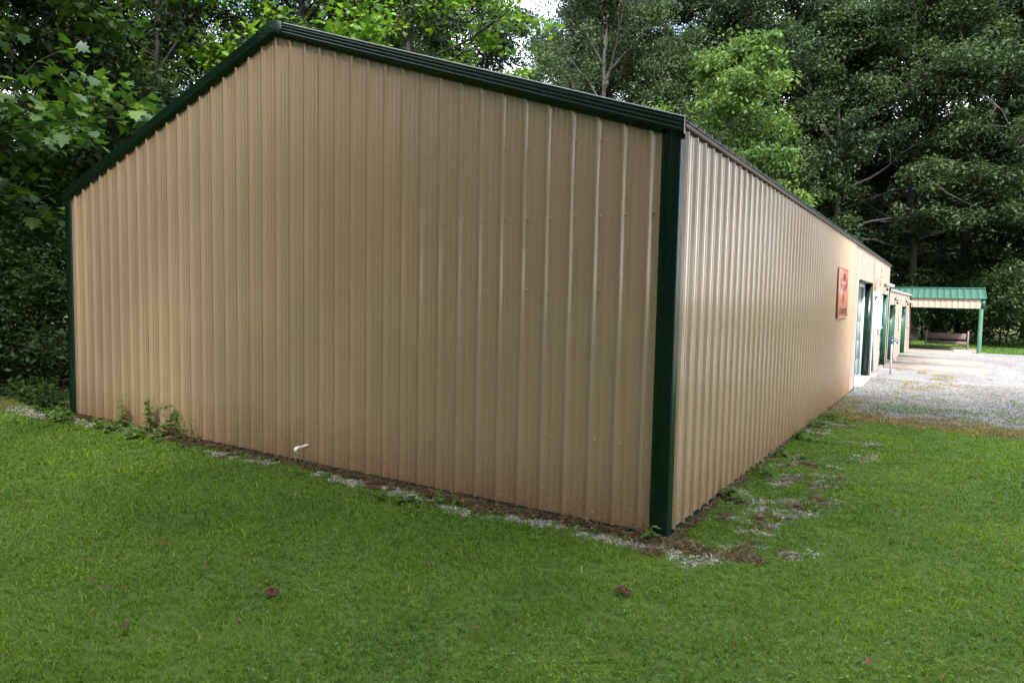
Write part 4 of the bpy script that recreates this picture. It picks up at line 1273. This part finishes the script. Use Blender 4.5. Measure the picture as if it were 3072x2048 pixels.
# ------------------------------------------------------------------ wall-foot plants
def plant(name, x, y, H, ns, sp, mat, lab, size=.05, seed=0, cat='weed', nl=9, T=T_OV, F=F_OV, group=None, wild=.12):
    g = np.random.default_rng(seed)
    z = float(zg(y))
    e_ = empty(name, (x, y, z), 0, lab, cat, group)
    P = []
    for s in range(ns):
        sm = MB()
        b_ = np.array([g.normal() * sp * .5, -abs(g.normal()) * sp * .3, -.01])
        h = H * (.6 + .4 * g.random())
        d = np.array([g.normal() * wild, g.normal() * wild - .04, 1.])
        pts_ = [b_ + d * h * t + np.array([math.sin(t * 3 + s) * .02, 0, 0]) for t in np.linspace(0, 1, 6)]
        sm.tube(pts_, np.linspace(.0035, .0015, 6), 5)
        sm.build('stem', M_weed, e_)
        for k in range(nl):
            t = .2 + .8 * (k + g.random() * .5) / nl
            q = b_ + d * h * t
            for _ in range(2 if t < .95 else 4):
                a_ = g.random() * 6.28
                P.append((q[0] + math.cos(a_) * .008, q[1] + math.sin(a_) * .008, q[2], a_, size * 1.35 * (1.15 - .5 * t) * (.7 + .6 * g.random())))
    P = np.array(P)
    ax = np.stack([np.cos(P[:, 3]), np.sin(P[:, 3]), .25 * g.normal(size=len(P)) + .05], 1); ax /= np.linalg.norm(ax, axis=1)[:, None]
    ay = np.cross(np.array([0, 0, 1.]), ax); ay /= np.linalg.norm(ay, axis=1)[:, None]; az = np.cross(ax, ay)
    V, FF = place_template(T, F, P[:, :3], ax, ay, az, P[:, 4])
    link('leaves', np_mesh('leaves', V, FF, [mat]), e_)
    return e_
plant('weed_plant', -7.55, -.12, .48, 3, .12, M_weed, 'tall thin weed against the gable wall, leftmost of the upright weeds', .06, 1)
plant('weed_plant', -6.98, -.10, .50, 2, .05, M_weed, 'slim weed with tiered leaves standing left in the middle pair by the gable', .075, 2)
plant('weed_plant', -6.55, -.10, .52, 2, .06, M_weed, 'slim weed with leafy top, right one of the pair by the gable', .075, 3)
plant('weed_plant', -6.15, -.12, .40, 4, .22, M_weed, 'brownish low weed at the right end of the weed patch by the gable', .045, 4)
plant('weed_clump', -6.7, -.20, .20, 12, .45, M_weed, 'low spreading weeds under the slim pair against the gable wall', .055, 5, nl=5, wild=.5)
plant('weed_clump', -7.6, -.25, .16, 12, .4, M_weed, 'bright low weed clump at the foot of the leftmost upright weed', .055, 6, nl=5, wild=.6)
plant('weed_clump', -8.6, -.28, .22, 26, .7, M_weed, 'wispy grassy weeds between the left corner and the first upright weed', .05, 7, nl=5, wild=.5)
plant('weed_clump', -9.6, .0, .55, 14, .45, M_bush, 'taller weeds climbing round the green left corner trim', .07, 8, nl=8, wild=.35)
plant('weed_clump', -10.3, .35, .45, 22, .9, M_bush, 'shaded weeds at the edge of the dark woods left of the building', .08, 9, nl=7, wild=.45)
plant('weed_clump', -11.3, .3, .40, 24, 1.1, M_bush, 'outer shaded weeds at the lawn edge on the far left', .08, 10, nl=7, wild=.45)
plant('weed_plant', -1.95, -.28, .13, 3, .12, M_weed, 'small leafy seedling in the litter below the middle of the gable', .05, 11, nl=4, wild=.3)
plant('weed_plant', -.10, -.10, .16, 3, .10, M_weed, 'grassy tuft at the foot of the near green corner trim', .06, 12, nl=3, wild=.25, T=T_RH, F=F_RH)
plant('weed_clump', -2.35, -.42, .10, 14, .35, M_grassfar, 'dark green creeping weed in the gravel strip right of the middle', .045, 13, nl=4, wild=.8)
for i, (y_, s_) in enumerate([(1.55, .14), (2.75, .18), (3.9, .16), (5.3, .2), (6.7, .24), (7.6, .22)]):
    plant('weed_clump', .10 + .03 * i, y_, s_, 10, .22, M_weed, ['small weed clump nearest the corner at the foot of the side wall', 'second weed clump from the corner along the side wall', 'third weed clump from the corner along the side wall',
          'fourth weed clump along the side wall, where the lawn widens', 'weed clump at the side wall just before the gravel begins', 'farthest weed clump along the side wall at the gravel edge'][i], .05, 20 + i, nl=5, wild=.5, group='weeds along the side wall')

# sticks and a dry stalk at the gable foot
for nm, pts_, rad_, lab in (('twig', [(-3.72, -.22, .01), (-3.60, -.16, .09), (-3.50, -.12, .16)], .004, 'pale dry stick leaning up from the litter below the gable'),
                            ('twig', [(-3.98, -.06, .0), (-4.05, -.05, .08), (-4.13, -.05, .13)], .005, 'short brown twig leaning on the gable beside the white pipe')):
    mb = MB(); mb.tube(pts_, [rad_, rad_ * .8, rad_ * .5], 6); tag(mb.build(nm, M_post), lab, 'twig')

# fallen leaves and debris on the lawn
LV = [(-5.62, -2.06, .030, 'r'), (-4.10, -1.62, .030, 'b')]
def lawn_leaf(x, y, s, kind, lab, seed):
    g = np.random.default_rng(seed)
    z = float(zg(y)) + .045
    n_ = 1
    T = T_MP.copy(); T[:, 2] += .35 * T[:, 1] ** 2 + .12 * T[:, 0]
    a = g.random() * 6.28
    ax = np.array([[math.cos(a), math.sin(a), .15]]); ay = np.array([[-math.sin(a), math.cos(a), .1]]); az = np.cross(ax, ay)
    V, FF = place_template(T, F_MP, np.zeros((1, 3)), ax, ay, az, np.array([s]))
    me = np_mesh('fallen_leaf', V, FF, [M_redleaf if kind == 'r' else M_brownleaf])
    o = link('fallen_leaf', me, None, (x, y, z))
    tag(o, lab, 'leaf', 'fallen leaves on the lawn')
LL = [(-3.38, -2.28, .045, 'b', 'small dark leaf on the lawn left of the middle, upper of two'), (-2.98, -2.35, .055, 'r', 'purplish red leaf on the lawn below the small dark leaf'),
      (-3.11, -2.79, .05, 'b', 'reddish brown leaf on the left lawn above the small red one'), (-2.72, -2.98, .035, 'r', 'tiny bright red leaf on the left lawn'),
      (-2.52, -2.96, .05, 'b', 'left leaf of the pair of brown leaves on the left lawn'), (-2.43, -2.90, .05, 'b', 'right leaf of the pair of brown leaves on the left lawn'),
      (-1.98, -3.19, .07, 'b', 'curled brown leaf nearest the bottom left of the lawn'), (-.34, -2.09, .05, 'b', 'dark brown leaf standing on the lawn at the bottom middle'),
      (-.29, -1.33, .03, 'b', 'tiny brown leaf on the lawn between the two dry clumps'), (-1.16, -1.55, .04, 'b', 'brown leaf speck on the lawn before the middle of the gable'),
      (.56, -1.53, .045, 'b', 'brown leaf on the lawn right of the bottom middle'), (1.52, -1.29, .04, 'r', 'reddish leaf on the lawn towards the bottom right'),
      (-4.75, -2.46, .045, 'r', 'red leaf on the lawn at the far left edge'), (-.42, -.16, .07, 'b', 'orange brown leaf in the litter beside the near green corner'), (-.52, -.25, .06, 'b', 'second brown leaf in the litter below the orange brown one'),
      (1.93, -1.02, .04, 'b', 'pale brown leaf on the lawn at the bottom right corner')]
for i, (x, y, s, k, lab) in enumerate(LL): lawn_leaf(x, y, s, k, lab, 300 + i)
# two dry clipping clumps
for i, (x, y, lab) in enumerate([(-1.68, -2.42, 'matted clump of dry brown clippings on the lawn left of the middle'), (.12, -1.16, 'matted clump of dry brown clippings on the lawn below the green corner')]):
    g = np.random.default_rng(400 + i); n = 260
    th = g.random(n) * 6.28; rr_ = .045 * np.sqrt(g.random(n))
    p_ = np.stack([np.cos(g.random(n) * 6.28) * rr_, np.sin(th) * rr_ * .8, .025 * g.random(n) * (1 - (rr_ / .05) ** 2)], 1)
    d = np.stack([np.cos(th), np.sin(th), .25 * g.normal(size=n)], 1) * .018
    w = np.stack([-np.sin(th), np.cos(th), np.zeros(n)], 1) * .0016
    V = np.stack([p_ - d - w, p_ - d + w, p_ + d + w, p_ + d - w], 1).reshape(-1, 3)
    me = np_mesh('dry_clump', V, [np.arange(n)[:, None] * 4 + np.array([[0, 1, 2, 3]])], [M_nest])
    tag(link('dry_clump', me, None, (x, y, float(zg(y)) + .035)), lab, 'dry clump')
